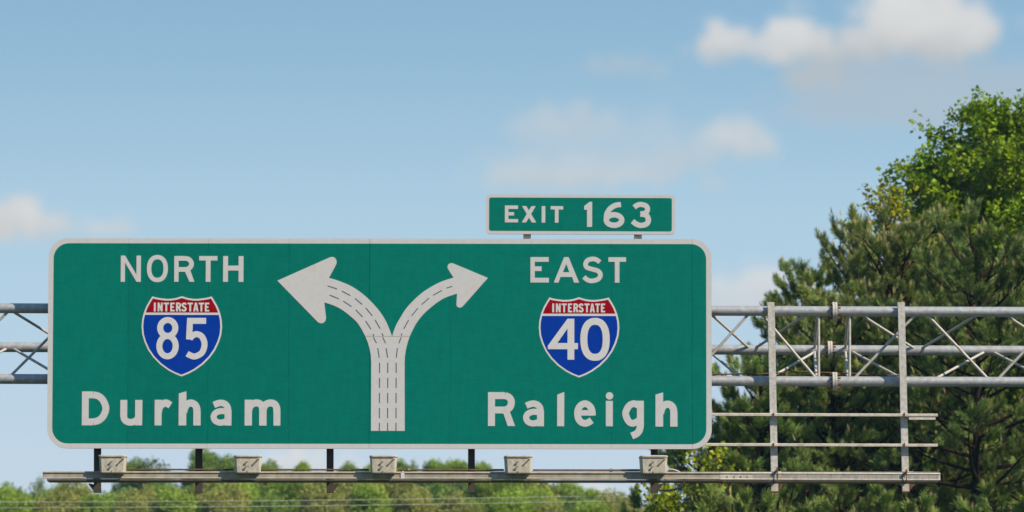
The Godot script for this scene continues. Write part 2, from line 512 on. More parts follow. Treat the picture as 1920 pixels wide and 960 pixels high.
func draw_main_sign() -> Node3D:
	sign_mid = Vector2(712, 644)
	var root := thing("guide_sign", at(712, 644), "large green overhead guide sign reading Durham and Raleigh with forked white arrow", "road sign")
	root.rotation.z = -0.0014
	var px := scale_at(0.0)
	var outer := Transform2D(Vector2(px, 0), Vector2(0, -px), Vector2.ZERO) * (Transform2D(0, -sign_mid) * round_rect(88, 446, 1336, 842, 37))
	var inner := Transform2D(Vector2(px, 0), Vector2(0, -px), Vector2.ZERO) * (Transform2D(0, -sign_mid) * round_rect(97.5, 455.5, 1326, 833, 29))
	var seams := [80.0, 238.5, 389.5, 541.0, 693.0, 845.0, 996.5, 1148.0, 1299.5, 1345.0]
	for k in seams.size() - 1:
		var gap := 0.0010 if k != 3 else 0.0014
		var a := on_sign(seams[k], 430)
		var b := on_sign(seams[k + 1], 860)
		var cell := rect(a.x + 0.0010, b.y, b.x - gap, a.y)
		# panels settle a few millimetres apart
		var lift: float = [0.0, -0.003, 0.0, -0.002, 0.004, -0.002, 0.0, -0.003, 0.001][k] * 0.6
		var s := Shape.new()
		for p in Geometry2D.intersect_polygons(outer, cell):
			s.prism(p, -0.06, 0.0)
		var panel := part("panel", s.mesh(), mats["aluminium"], root, Vector3(0, 0, lift))
		s = Shape.new()
		for p in Geometry2D.intersect_polygons(inner, cell):
			s.prism(p, -0.001, 0.0022)
		part("green_sheet", s.mesh(), mats["green_sheeting_%d" % k], panel)
		for ring in Geometry2D.intersect_polygons(outer, cell):
			for p in Geometry2D.clip_polygons(ring, inner):
				s = Shape.new()
				s.prism(p, -0.001, 0.0022)
				part("border", s.mesh(), mats["white_sheeting"], panel)
	# stiffening rails behind
	for y in [490.0, 640.0, 800.0]:
		var s := Shape.new()
		var a := on_sign(105, y + 4)
		var b := on_sign(1318, y - 4)
		s.box(Vector3(a.x, a.y, -0.21), Vector3(b.x, b.y, -0.066))
		part("stiffening_rail", s.mesh(), mats["aluminium"], root)
	for k in range(1, seams.size() - 1):   # unseen strips added behind the seams to keep sky light from showing through
		var s := Shape.new()
		var a := on_sign(seams[k] - 3, 838)
		var b := on_sign(seams[k] + 3, 450)
		s.box(Vector3(a.x, a.y, -0.064), Vector3(b.x, b.y, -0.0605))
		part("light_stop_strip", s.mesh(), mats["green_sheeting_1"], root)

	var w: Material = mats["white_sheeting"]
	# NORTH
	var t := drawing(210, 470, 7.385)
	letter(root, "letter", [["p", [104, 65, 163, 65, 163, 432, 104, 432]], ["p", [322, 65, 384, 65, 384, 432, 322, 432]], ["p", [104, 65, 163, 65, 384, 432, 324, 432]]], t, w)
	letter(root, "letter", [["o", 613, 246, 115, 159, 31, 2.25]], t, w)
	letter(root, "letter", [["p", [847, 70, 908, 70, 908, 430, 847, 430]], ["l", 33, [850, 103, 1000, 103]], ["s", 33, [998, 103, 1045, 114, 1076, 145, 1087, 181, 1076, 217, 1045, 247, 998, 258]], ["l", 33, [850, 258, 1000, 258]], ["p", [992, 280, 1068, 262, 1128, 430, 1060, 430]]], t, w)
	letter(root, "letter", [["p", [1193, 70, 1447, 70, 1447, 132, 1193, 132]], ["p", [1285, 100, 1352, 100, 1352, 430, 1285, 430]]], t, w)
	letter(root, "letter", [["p", [1527, 70, 1595, 70, 1595, 430, 1527, 430]], ["p", [1742, 70, 1810, 70, 1810, 430, 1742, 430]], ["p", [1560, 203, 1780, 203, 1780, 272, 1560, 272]]], t, w)
	# EAST
	t = drawing(980, 470, 9.143)
	letter(root, "letter", [["p", [138, 97, 213, 97, 213, 536, 138, 536]], ["p", [150, 97, 453, 97, 453, 178, 150, 178]], ["p", [150, 257, 330, 257, 330, 338, 150, 338]], ["p", [150, 454, 457, 454, 457, 536, 150, 536]]], t, w)
	letter(root, "letter", [["p", [540, 537, 718, 97, 795, 97, 977, 537, 888, 537, 855, 440, 655, 440, 622, 537]], ["x", [697, 357, 808, 357, 755, 216]]], t, w)
	letter(root, "letter", [["s", 40, [1331, 184, 1277, 142, 1205, 128, 1125, 152, 1087, 215, 1112, 275, 1205, 306, 1300, 335, 1344, 400, 1305, 475, 1200, 507, 1115, 487, 1060, 437]]], t, w)
	letter(root, "letter", [["p", [1480, 98, 1783, 98, 1783, 177, 1480, 177]], ["p", [1590, 140, 1670, 140, 1670, 538, 1590, 538]]], t, w)
	# Durham
	t = drawing(140, 725, 9.6)
	letter(root, "letter", [["p", [125, 97, 248, 97, 248, 710, 125, 710]], ["l", 62, [150, 159, 330, 159]], ["s", 62, [328, 159, 430, 186, 510, 265, 557, 405, 510, 545, 430, 620, 328, 648]], ["l", 62, [150, 648, 330, 648]]], t, w)
	letter(root, "letter", [["p", [818, 250, 943, 250, 943, 560, 818, 560]], ["s", 61, [880, 540, 895, 600, 940, 640, 1000, 655, 1070, 640, 1130, 600]], ["p", [1085, 250, 1215, 250, 1213, 710, 1086, 710]]], t, w)
	letter(root, "letter", [["p", [1437, 247, 1563, 247, 1563, 710, 1437, 710]], ["s", 65, [1500, 480, 1525, 380, 1580, 324, 1645, 306, 1721, 347]]], t, w)
	t = drawing(340, 725, 9.6)
	letter(root, "letter", glyph_h(), t, w)
	letter(root, "letter", glyph_a(), t, w)
	letter(root, "letter", [["p", [1140, 243, 1272, 243, 1272, 710, 1140, 710]], ["s", 64, [1206, 470, 1228, 375, 1285, 318, 1360, 301, 1425, 325, 1459, 385, 1467, 470]], ["p", [1402, 440, 1535, 440, 1535, 710, 1402, 710]], ["s", 64, [1467, 470, 1490, 370, 1545, 316, 1615, 301, 1680, 325, 1715, 385, 1722, 470]], ["p", [1660, 440, 1785, 440, 1785, 710, 1660, 710]]], t, w)
	# Raleigh
	t = drawing(905, 725, 9.142)
	letter(root, "letter", [["p", [97, 95, 218, 95, 218, 678, 97, 678]], ["l", 60, [150, 155, 392, 155]], ["s", 60, [388, 155, 450, 178, 488, 222, 498, 278, 485, 335, 450, 378, 388, 403]], ["l", 59, [150, 403, 392, 403]], ["p", [355, 440, 468, 415, 563, 678, 437, 678]]], t, w)
	letter(root, "letter", glyph_a(), drawing(340, 725, 9.6, 586.8, 0.6), w)
	letter(root, "letter", [["p", [1287, 137, 1408, 90, 1406, 680, 1285, 680]]], t, w)
	t = drawing(1090, 725, 9.145)
	letter(root, "letter", [["s", 58, [199, 497, 190, 400, 145, 325, 72, 292, 0, 322, -45, 390, -55, 460, -42, 545, 5, 608, 75, 630, 135, 612, 187, 576]], ["p", [-20, 403, 200, 403, 200, 497, -20, 497]]], t, w)
	letter(root, "letter", [["d", 493, 157, 64], ["p", [430, 243, 550, 243, 550, 680, 430, 680]]], t, w)
	letter(root, "letter", [["p", [963, 240, 1083, 240, 1083, 690, 963, 690]], ["s", 58, [1023, 345, 960, 305, 895, 293, 820, 340, 770, 460, 815, 585, 880, 628, 960, 605, 1023, 560]], ["s", 60, [1023, 670, 1005, 750, 955, 808, 874, 847]]], t, w)
	letter(root, "letter", glyph_h(), drawing(340, 725, 9.6, 895.5, 0.9), w)

	draw_arrow(root)
	for k in 2:
		draw_shield(root, k)
	return root

func draw_arrow(root: Node3D):
	var w: Material = mats["white_sheeting"]
	var t := drawing(0, 0, 1.0)
	var arrow := Node3D.new()
	arrow.name = "forked_arrow"
	root.add_child(arrow, true)
	# stem below the joint
	letter(arrow, "arrow_stem", [["p", [684.9, 631, 689.5, 642, 693.4, 656, 695.4, 666, 696.2, 680, 696.2, 808.5, 759.5, 808.5, 758.9, 680, 759.4, 668, 761.2, 656, 764.3, 643, 768.3, 631]]], t, w)
	var left_out := smooth(pairs([607, 518, 616.2, 520.5, 633.9, 525.8, 660.5, 537.3, 687, 556.8, 710, 581.5, 724, 603, 735, 630.2]), 4)
	var left_in := smooth(pairs([684.6, 630.2, 676.4, 615, 665.8, 600.8, 642.8, 582, 625, 572.6, 607.4, 566.8, 598, 565]), 4)
	left_out.append_array(left_in)
	var la := []
	for p in left_out:
		la.append_array([p.x, p.y])
	letter(arrow, "arrow_arm", [["p", la],
		["p", [518.9, 525.8, 617.9, 481.4, 622.5, 480.6, 627, 482.5, 630, 486.5, 630.4, 491.5, 629.3, 495.5, 615.5, 521.5, 607.4, 566.5, 610.9, 596.6, 609.7, 601.7, 606, 605.4, 601.3, 606.4, 597.3, 605.3, 594.5, 603]]], t, w)
	var right_in := smooth(pairs([735.4, 630.2, 741.7, 611.7, 751.7, 593.3, 763.3, 575.8, 783.3, 555, 803.3, 540, 826.7, 527.5, 849.2, 520, 862, 517]), 4)
	var right_out := smooth(pairs([868, 546, 856.7, 550, 836.7, 556.7, 820, 566.5, 803.3, 580, 790, 593.3, 778.3, 610, 768.6, 630.2]), 4)
	right_in.append_array(right_out)
	var ra := []
	for p in right_in:
		ra.append_array([p.x, p.y])
	letter(arrow, "arrow_arm", [["p", ra],
		["p", [915.2, 520, 850, 492.8, 845.3, 492.1, 841.2, 494, 839.1, 497.7, 839.4, 501.9, 850.5, 520, 857, 549.5, 855.9, 571, 857.5, 574.7, 861.3, 576.4, 865.3, 575.8, 867.8, 574]]], t, w)
	# rusty joint where the sheets meet
	var s := Shape.new()
	var a := on_sign(684.7, 631.1)
	var b := on_sign(768.5, 630.1)
	s.box(Vector3(a.x, a.y, 0.002), Vector3(b.x, b.y, 0.0052))
	part("joint", s.mesh(), mats["seam_rust"], arrow)
	# dashed lane lines
	var lines := []
	for x in [711.9, 727.4, 743.1]:
		for y in [[680.2, 699.4], [708.7, 727.7], [737.0, 756.2], [765.3, 784.6], [793.3, 808.3]]:
			lines.append([x, y[0], x, y[1]])
	lines.append_array([[700, 632.2, 706, 643.5], [708.4, 652.7, 711.3, 670.8], [717.6, 632.2, 723, 643.5], [724.2, 652.7, 727, 670.8], [752.4, 632.2, 748.1, 643.5], [745.5, 652.7, 743.1, 670.8]])
	var z7 := [[585, 370, 685, 402], [737, 425, 828, 473], [877, 503, 953, 568], [992, 605, 1062, 688], [1092, 733, 1145, 825], [1165, 875, 1178, 905], [607, 468, 705, 507], [752, 532, 840, 590], [884, 623, 958, 700], [990, 742, 1048, 832], [1070, 880, 1078, 905]]
	for q in z7:
		lines.append([510 + q[0] / 5.648, 470 + q[1] / 5.648, 510 + q[2] / 5.648, 470 + q[3] / 5.648])
	var z8 := [[703, 357, 768, 336], [553, 438, 652, 382], [423, 543, 508, 470], [312, 670, 381, 585], [224, 818, 278, 717], [203, 870, 196, 895]]
	for q in z8:
		lines.append([720 + q[0] / 6.0, 480 + q[1] / 6.0, 720 + q[2] / 6.0, 480 + q[3] / 6.0])
	for q in lines:
		var p := t * pen(pairs(q), 0.95)
		s = Shape.new()
		s.prism(p, 0.0055, 0.0075)
		part("lane_line", s.mesh(), mats["lane_paint"], arrow)

func draw_shield(root: Node3D, which: int):
	var sh := Node3D.new()
	sh.name = "route_shield"
	root.add_child(sh, true)
	var t := drawing(240, 540, 5.333, 747.0 * which, 1.0 * which)
	var white: Material = mats["shield_white"]
	# right half of the outline, mirrored about x = 532
	var half := [532, 82, 545, 86, 590, 100, 640, 108, 690, 109, 750, 102, 800, 93, 829, 83, 858, 128, 890, 185, 915, 250, 931, 320, 936, 390, 928, 470, 905, 545, 868, 625, 815, 700, 745, 770, 665, 828, 600, 862, 532, 889]
	var ring := pairs(half)
	for k in range(half.size() - 4, 2, -2):
		ring.append(Vector2(1064 - half[k], half[k + 1]))
	var inner: PackedVector2Array = Geometry2D.offset_polygon(ring, -17.5, Geometry2D.JOIN_MITER)[0]
	var s := Shape.new()
	s.prism(t * ring, 0.0005, 0.0045)
	part("shield_plate", s.mesh(), white, sh)
	s = Shape.new()
	s.prism(t * Geometry2D.intersect_polygons(inner, rect(0, 0, 1064, 246))[0], 0.0035, 0.006)
	part("red_band", s.mesh(), mats["shield_red"], sh)
	s = Shape.new()
	s.prism(t * Geometry2D.intersect_polygons(inner, rect(0, 270, 1064, 1000))[0], 0.0035, 0.006)
	part("blue_field", s.mesh(), mats["shield_blue"], sh)
	# INTERSTATE, narrow capitals 90 units high
	var glyphs := {
		"I": [["p", [0, 147, 19, 147, 19, 236, 0, 236]]],
		"N": [["p", [0, 147, 17, 147, 17, 236, 0, 236]], ["p", [33, 147, 50, 147, 50, 236, 33, 236]], ["p", [0, 147, 17, 147, 50, 236, 33, 236]]],
		"T": [["p", [0, 147, 54, 147, 54, 164, 0, 164]], ["p", [18, 150, 36, 150, 36, 236, 18, 236]]],
		"E": [["p", [0, 147, 18, 147, 18, 236, 0, 236]], ["p", [2, 147, 44, 147, 44, 163, 2, 163]], ["p", [2, 183, 36, 183, 36, 199, 2, 199]], ["p", [2, 220, 44, 220, 44, 236, 2, 236]]],
		"R": [["p", [0, 147, 18, 147, 18, 236, 0, 236]], ["s", 8.5, [4, 155, 26, 155, 39, 163, 41, 174, 37, 185, 26, 191, 4, 191]], ["p", [20, 194, 36, 186, 52, 236, 33, 236]]],
		"S": [["s", 9, [46, 168, 38, 158, 26, 155, 14, 160, 9, 171, 15, 182, 28, 191, 40, 201, 43, 213, 38, 224, 26, 228, 13, 225, 5, 213]]],
		"A": [["p", [0, 236, 17, 147, 36, 147, 53, 236, 35, 236, 32, 217, 21, 217, 18, 236]], ["x", [23, 203, 30, 203, 26.5, 172]]],
	}
	var word := "INTERSTATE"
	var xs := [250, 288, 348, 415, 473, 527, 588, 645, 700, 762]
	for k in word.length():
		var squeeze := 0.953 if which == 1 else 1.0
		var move := Transform2D(Vector2(squeeze, 0), Vector2(0, 1), Vector2(528.0 + (xs[k] - 528.0) * squeeze, -2.0 * which))
		letter(sh, "letter", glyphs[word[k]], t * move, white, 0.005, 0.008)
	if which == 0:
		letter(sh, "digit", [["o", 391, 402, 76, 80, 30, 2.0], ["o", 390, 585, 82, 102, 30, 2.0]], t, white, 0.005, 0.008)
		letter(sh, "digit", [["p", [585, 300, 775, 300, 775, 360, 642, 360, 636, 520, 575, 515]], ["s", 30, [612, 510, 640, 480, 682, 463, 735, 490, 761, 565, 735, 650, 665, 688, 615, 675, 587, 660]]], t, white, 0.005, 0.008)
	else:
		var t4 := drawing(990, 540, 5.333)
		letter(sh, "digit", [["p", [203, 610, 203, 575, 400, 303, 468, 303, 468, 548, 505, 548, 505, 610, 468, 610, 468, 715, 400, 715, 400, 610]], ["x", [298, 548, 400, 548, 400, 402]]], t4, white, 0.005, 0.008)
		letter(sh, "digit", [["o", 676, 510, 112, 181, 35, 2.35]], t4, white, 0.005, 0.008)

func draw_exit_sign():
	sign_mid = Vector2(1088.5, 402)
	var root := thing("exit_sign", at(1088.5, 402), "small green EXIT 163 sign standing on top of the large sign", "road sign")
	root.rotation.z = -0.0036
	var px := scale_at(0.0)
	var flip := Transform2D(Vector2(px, 0), Vector2(0, -px), Vector2.ZERO) * Transform2D(0, -sign_mid)
	var outer := flip * round_rect(910, 364.5, 1267, 439.5, 9)
	var inner := flip * round_rect(916.5, 370.5, 1260.5, 433.5, 3.5)
	var s := Shape.new()
	s.prism(outer, -0.05, 0.0)
	var panel := part("panel", s.mesh(), mats["white_sheeting"], root)
	s = Shape.new()
	s.prism(inner, -0.001, 0.0022)
	part("green_sheet", s.mesh(), mats["green_sheeting_0"], panel)
	for x in [988.0, 1197.0]:
		s = Shape.new()
		var a := on_sign(x - 7.2, 520)
		var b := on_sign(x + 7.2, 376)
		s.box(Vector3(a.x, a.y, -0.20), Vector3(b.x, b.y, -0.19))
		s.box(Vector3(a.x, a.y, -0.07), Vector3(b.x, b.y, -0.054))
		s.box(Vector3((a.x + b.x) / 2 - 0.006, a.y, -0.189), Vector3((a.x + b.x) / 2 + 0.006, b.y, -0.071))
		part("support", s.mesh(), mats["zinc_post"], root)
	var w: Material = mats["white_sheeting"]
	var t := drawing(900, 350, 5.0526)
	letter(root, "letter", [["p", [232, 180, 266, 180, 266, 342, 232, 342]], ["p", [240, 180, 357, 180, 357, 214, 240, 214]], ["p", [240, 244, 320, 244, 320, 276, 240, 276]], ["p", [240, 310, 358, 310, 358, 342, 240, 342]]], t, w)
	letter(root, "letter", [["p", [395, 185, 436, 185, 531, 342, 488, 342]], ["p", [485, 185, 526, 185, 434, 342, 393, 342]]], t, w)
	letter(root, "letter", [["p", [582, 185, 617, 185, 617, 343, 582, 343]]], t, w)
	letter(root, "letter", [["p", [667, 185, 787, 185, 787, 217, 667, 217]], ["p", [708, 200, 743, 200, 743, 343, 708, 343]]], t, w)
	letter(root, "digit", [["p", [1014, 219, 987, 219, 987, 182, 1038, 142, 1063, 142, 1063, 382, 1014, 382]]], t, w)
	letter(root, "digit", [["o", 1271, 316, 73, 50, 26, 2.0], ["s", 25, [1198, 322, 1202, 262, 1230, 212, 1280, 177, 1337, 167]]], t, w)
	letter(root, "digit", [["s", 24.5, [1463, 194, 1490, 174, 1530, 166, 1575, 180, 1590, 212, 1572, 246, 1523, 257]], ["s", 25.5, [1523, 257, 1578, 270, 1598, 314, 1580, 352, 1530, 366, 1485, 355, 1447, 326]]], t, w)

# ------------------------------------------------------------------ the steel
const FRONT_Z := -0.46
const REAR_Z := -1.39

func chord_at(which: int, x: float) -> Vector3:
	if which == 0: return at(x, 578.0 + (x - 40.0) * 0.0037, FRONT_Z)
	if which == 1: return at(x, 651.0 + (x - 40.0) * 0.0036, REAR_Z)
	return at(x, 710.6 + (x - 40.0) * 0.0030, FRONT_Z)

func draw_truss():
	var root := thing("overhead_truss", Vector3.ZERO, "galvanized three-tube truss with diagonal braces carrying the green signs across the road", "sign gantry")
	var r := 0.077
	var flange_x := [1565.0, 1556.0, 1565.0]
	for k in 3:
		var f: float = flange_x[k]
		for e in 2:
			var s := Shape.new()
			if e == 0: s.rod(chord_at(k, -980), chord_at(k, f - 4), r, 28)
			else: s.rod(chord_at(k, f + 4), chord_at(k, 2900), r, 28)
			part("chord", s.mesh(), mats["zinc"], root)
		# bolted coupling: two discs and a ring of bolts
		var c := chord_at(k, f)
		var s := Shape.new()
		s.lathe_ring(c, -0.036, -0.003, 0.142, 32)
		s.lathe_ring(c, 0.003, 0.036, 0.142, 32)
		var coupling := part("coupling", s.mesh(), mats["zinc_post"], root)
		for b in 8:
			var w := TAU * (b + 0.5) / 8.0
			var q := c + Vector3(0, cos(w), sin(w)) * 0.113
			s = Shape.new()
			s.rod(q - Vector3(0.07, 0, 0), q + Vector3(0.085, 0, 0), 0.015, 6)
			part("bolt", s.mesh(), mats["rust"], coupling)
	# braces: [first chord, x, second chord, x]
	var braces := [
		[0, 1409, 2, 1290], [0, 1423, 2, 1535], [0, 1722, 2, 1596], [0, 1733, 2, 1858], [0, 1990, 2, 1866], [0, 2000, 2, 2126],
		[0, 1326, 1, 1408], [0, 1522, 1, 1411], [0, 1604, 1, 1720], [0, 1842, 1, 1722], [0, 1876, 1, 1990],
		[1, 1326, 2, 1396], [1, 1534, 2, 1433], [1, 1592, 2, 1702], [1, 1850, 2, 1744], [1, 1857, 2, 1972],
		[0, 1535, 2, 1535], [0, 1593, 2, 1593], [0, 1533, 1, 1527], [0, 1590, 1, 1585], [1, 1527, 2, 1531], [1, 1585, 2, 1590],
		[2, 14, 0, 146], [0, 14, 1, 134], [0, 22, 2, -116], [1, 20, 2, 122], [1, 18, 2, -100], [0, 10, 1, -110],
	]
	for p in range(6):   # the run behind the sign and off to the other side
		var x := 152.0 + p * 190.0
		braces.append_array([[0, x, 2, x + 90], [2, x + 98, 0, x + 184], [0, x + 2, 1, x + 92], [1, x + 96, 0, x + 186], [1, x, 2, x + 92], [2, x + 96, 1, x + 188]])
	for e in 3:          # the runs beyond the picture's two edges
		for x in [2134.0 + e * 256.0, -122.0 - e * 256.0 - 256.0]:
			braces.append_array([[2, x, 0, x + 124], [0, x + 132, 2, x + 252], [1, x - 20, 0, x + 96], [0, x + 128, 1, x + 232], [1, x - 6, 2, x + 108], [2, x + 140, 1, x + 236]])
	for q in braces:
		var a := chord_at(q[0], q[1])
		var b := chord_at(q[2], q[3])
		var d := (b - a).normalized()
		var s := Shape.new()
		s.rod(a + d * 0.03, b - d * 0.03, 0.021, 12)
		part("brace", s.mesh(), mats["zinc_brace"], root)
	# end frames beyond the picture's edge
	for x in [-960.0, 2880.0]:
		var s := Shape.new()
		for z in [FRONT_Z, REAR_Z]:
			var top := chord_at(0, x)
			s = Shape.new()
			s.rod(Vector3(top.x, 0, z), Vector3(top.x, top.y + 0.3, z), 0.16, 20)
			part("column", s.mesh(), mats["zinc"], root)
		for y in [1.2, 3.4, 5.4]:
			var top := chord_at(0, x)
			s = Shape.new()
			s.rod(Vector3(top.x, y, FRONT_Z), Vector3(top.x, y + 1.4, REAR_Z), 0.03, 10)
			part("column_brace", s.mesh(), mats["zinc_brace"], root)
	# loose rusty cable lying along the lower tube
	var pts := PackedVector3Array()
	var rad := PackedFloat32Array()
	for q in [[1338, 702], [1390, 701], [1437, 700.5], [1480, 698], [1500, 696.5], [1530, 698], [1560, 699], [1590, 699.5], [1640, 703], [1690, 704]]:
		pts.append(at(q[0], q[1], FRONT_Z - 0.10))
		rad.append(0.011)
	var s := Shape.new()
	s.tube(pts, rad, 8)
	part("cable", s.mesh(), mats["conduit_rust"], root)

func i_beam(w: float, d: float, tf: float, tw: float, a: Vector3, b: Vector3, face: Vector3) -> Mesh:
	# profile swept from a to b, its flanges square to face
	var along := (b - a).normalized()
	var side := along.cross(face).normalized()
	var f := side.cross(along).normalized()
	var s := Shape.new()
	var boxes := [[-w / 2, w / 2, d / 2 - tf, d / 2], [-tw / 2, tw / 2, -d / 2 + tf, d / 2 - tf], [-w / 2, w / 2, -d / 2, -d / 2 + tf]]
	for q in boxes:
		var ring := []
		for e in [a, b]:
			ring.append(PackedVector3Array([e + side * q[0] + f * q[2], e + side * q[1] + f * q[2], e + side * q[1] + f * q[3], e + side * q[0] + f * q[3]]))
		s.loft(ring)
	return s.mesh()

func draw_posts():
	var spots := [[183.0, 183.0, "first"], [373.0, 373.0, "second"], [619.0, 619.0, "third"], [884.0, 884.0, "fourth"], [1225.0, 1227.0, "fifth"], [1445.5, 1452.5, ""], [1689.5, 1698.0, ""]]
	var labels := ["dark steel hanger behind the sign at the outer end of the catwalk", "dark steel hanger between the first and second lamp boxes, under the word Durham",
		"dark steel hanger below the gap between Durham and the arrow stem", "dark steel hanger between the lamp box under the arrow and the one under Raleigh",
		"dark steel hanger hidden behind the lamp box below the word Raleigh", "bare grey steel hanger next to the sign edge, crossing all the truss tubes", "bare grey steel hanger standing clear of the sign before the big pines"]
	for k in spots.size():
		var q: Array = spots[k]
		var bare := k >= 5
		var z := -0.29
		var foot := at(q[1], 903.0, z)
		var root := thing("hanger_post", foot, labels[k], "steel post", "hangers that carry signs and catwalk from the truss")
		var top := at(q[0], 567.0 if bare else 560.0, z)
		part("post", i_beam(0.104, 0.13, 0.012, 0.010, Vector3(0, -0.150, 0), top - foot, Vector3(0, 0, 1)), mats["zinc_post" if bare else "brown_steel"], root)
		# arm that carries the catwalk
		# short arm under the catwalk, hidden by its front channel
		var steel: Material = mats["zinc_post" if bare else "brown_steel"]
		var arm_y := at(q[1], 890.0, 0.5).y - foot.y
		part("arm", i_beam(0.10, 0.08, 0.012, 0.010, Vector3(0, arm_y, 0.068), Vector3(0, arm_y, 0.98), Vector3(0, 1, 0)), steel, root)
		var s := Shape.new()
		s.box(Vector3(-0.056, -0.168, -0.08), Vector3(0.056, -0.150, 0.085))
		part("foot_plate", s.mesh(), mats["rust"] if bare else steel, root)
		# a bent lug hangs from one side of the foot
		var out := -1.0 if k == 0 else 1.0
		if not k in [1, 3]:
			s = Shape.new()
			s.prism(PackedVector2Array([Vector2(0.054 * out, -0.150), Vector2(0.054 * out, -0.045), Vector2(0.125 * out, -0.030), Vector2(0.130 * out, -0.048)]), -0.03, 0.06)
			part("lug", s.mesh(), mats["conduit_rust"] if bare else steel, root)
		# clamps round the two front tubes
		for c in [0, 2]:
			var p := chord_at(c, q[0] + (q[1] - q[0]) * (0.04 if c == 0 else 0.44)) - foot
			s = Shape.new()
			var arc := PackedVector3Array()
			var rad := PackedFloat32Array()
			for e in 13:
				var w := PI * 0.5 + PI * e / 12.0
				arc.append(p + Vector3(0.07, sin(w) * 0.088, cos(w) * 0.088))
				rad.append(0.009)
			s.tube(arc, rad, 8)
			part("clamp", s.mesh(), mats["zinc_post"], root)

func draw_rails():
	var ys := [777.0, 833.5]
	var labels := ["thin pale steel rail across the two bare hangers, the upper one", "thin pale steel rail across the bare hangers, level with the sign's lower edge"]
	for k in 2:
		var a := at(1300, ys[k] + 0.0, -0.17)
		var b := at(1758, ys[k] + 1.4, -0.17)
		var root := thing("support_rail", a, labels[k], "steel rail", "rails left on the bare hangers")
		var h := 0.021
		var s := Shape.new()
		var d := b - a
		s.loft([PackedVector3Array([Vector3(0, -h, -0.05), Vector3(0, -h, 0.04), Vector3(0, h * 0.5, 0.04), Vector3(0, h, 0.025), Vector3(0, h, -0.05)]), PackedVector3Array([d + Vector3(0, -h, -0.05), d + Vector3(0, -h, 0.04), d + Vector3(0, h * 0.5, 0.04), d + Vector3(0, h, 0.025), d + Vector3(0, h, -0.05)])])
		part("bar", s.mesh(), mats["bright_steel"], root)
		for x in [1450.2, 1695.2]:
			s = Shape.new()
			var c := at(x, ys[k] + 1.0, -0.17) - a
			s.box(c + Vector3(-0.012, -0.03, 0.036), c + Vector3(0.012, 0.03, 0.052))
			part("bolt", s.mesh(), mats["rust"], root)
	var p := at(1704, 784.5, -0.16)
	var q := at(1754, 784.9, -0.16)
	var s := Shape.new()
	s.box(Vector3(0, -0.02, -0.03), Vector3(q.x - p.x, 0.02, 0.02))
	var o := part("angle_stub", s.mesh(), mats["dusty_lip"], self, p)
	tag(o, "short steel angle under the free end of the upper rail", "steel bracket")

const WALK_Z := 0.78

func channel(x0: float, x1: float, y_top: float, y_bottom: float, drop: float, depth: float) -> Mesh:
	# an upright face with a rounded lip above and a turned-in flange below
	var s := Shape.new()
	var a := at(x0, y_top, WALK_Z)
	var b := at(x1, y_top + drop, WALK_Z)
	var h := (y_bottom - y_top) * scale_at(WALK_Z)
	var prof := [Vector2(-depth, 0.0), Vector2(-0.010, 0.0), Vector2(0.002, -0.003), Vector2(0.015, -0.017), Vector2(0.015, -0.022), Vector2(0.0, -0.026), Vector2(0.0, -h + 0.020), Vector2(0.013, -h + 0.008), Vector2(0.013, -h), Vector2(-depth, -h), Vector2(-depth, -h + 0.008), Vector2(-0.012, -h + 0.008), Vector2(-0.012, -0.010), Vector2(-depth, -0.010)]
	for k in prof.size():
		var p: Vector2 = prof[k]
		var q: Vector2 = prof[(k + 1) % prof.size()]
		var o := [Vector3(0, p.y, p.x), Vector3(0, q.y, q.x)]
		s.quad(a + o[1], b + o[1], b + o[0], a + o[0])
	return s.mesh()

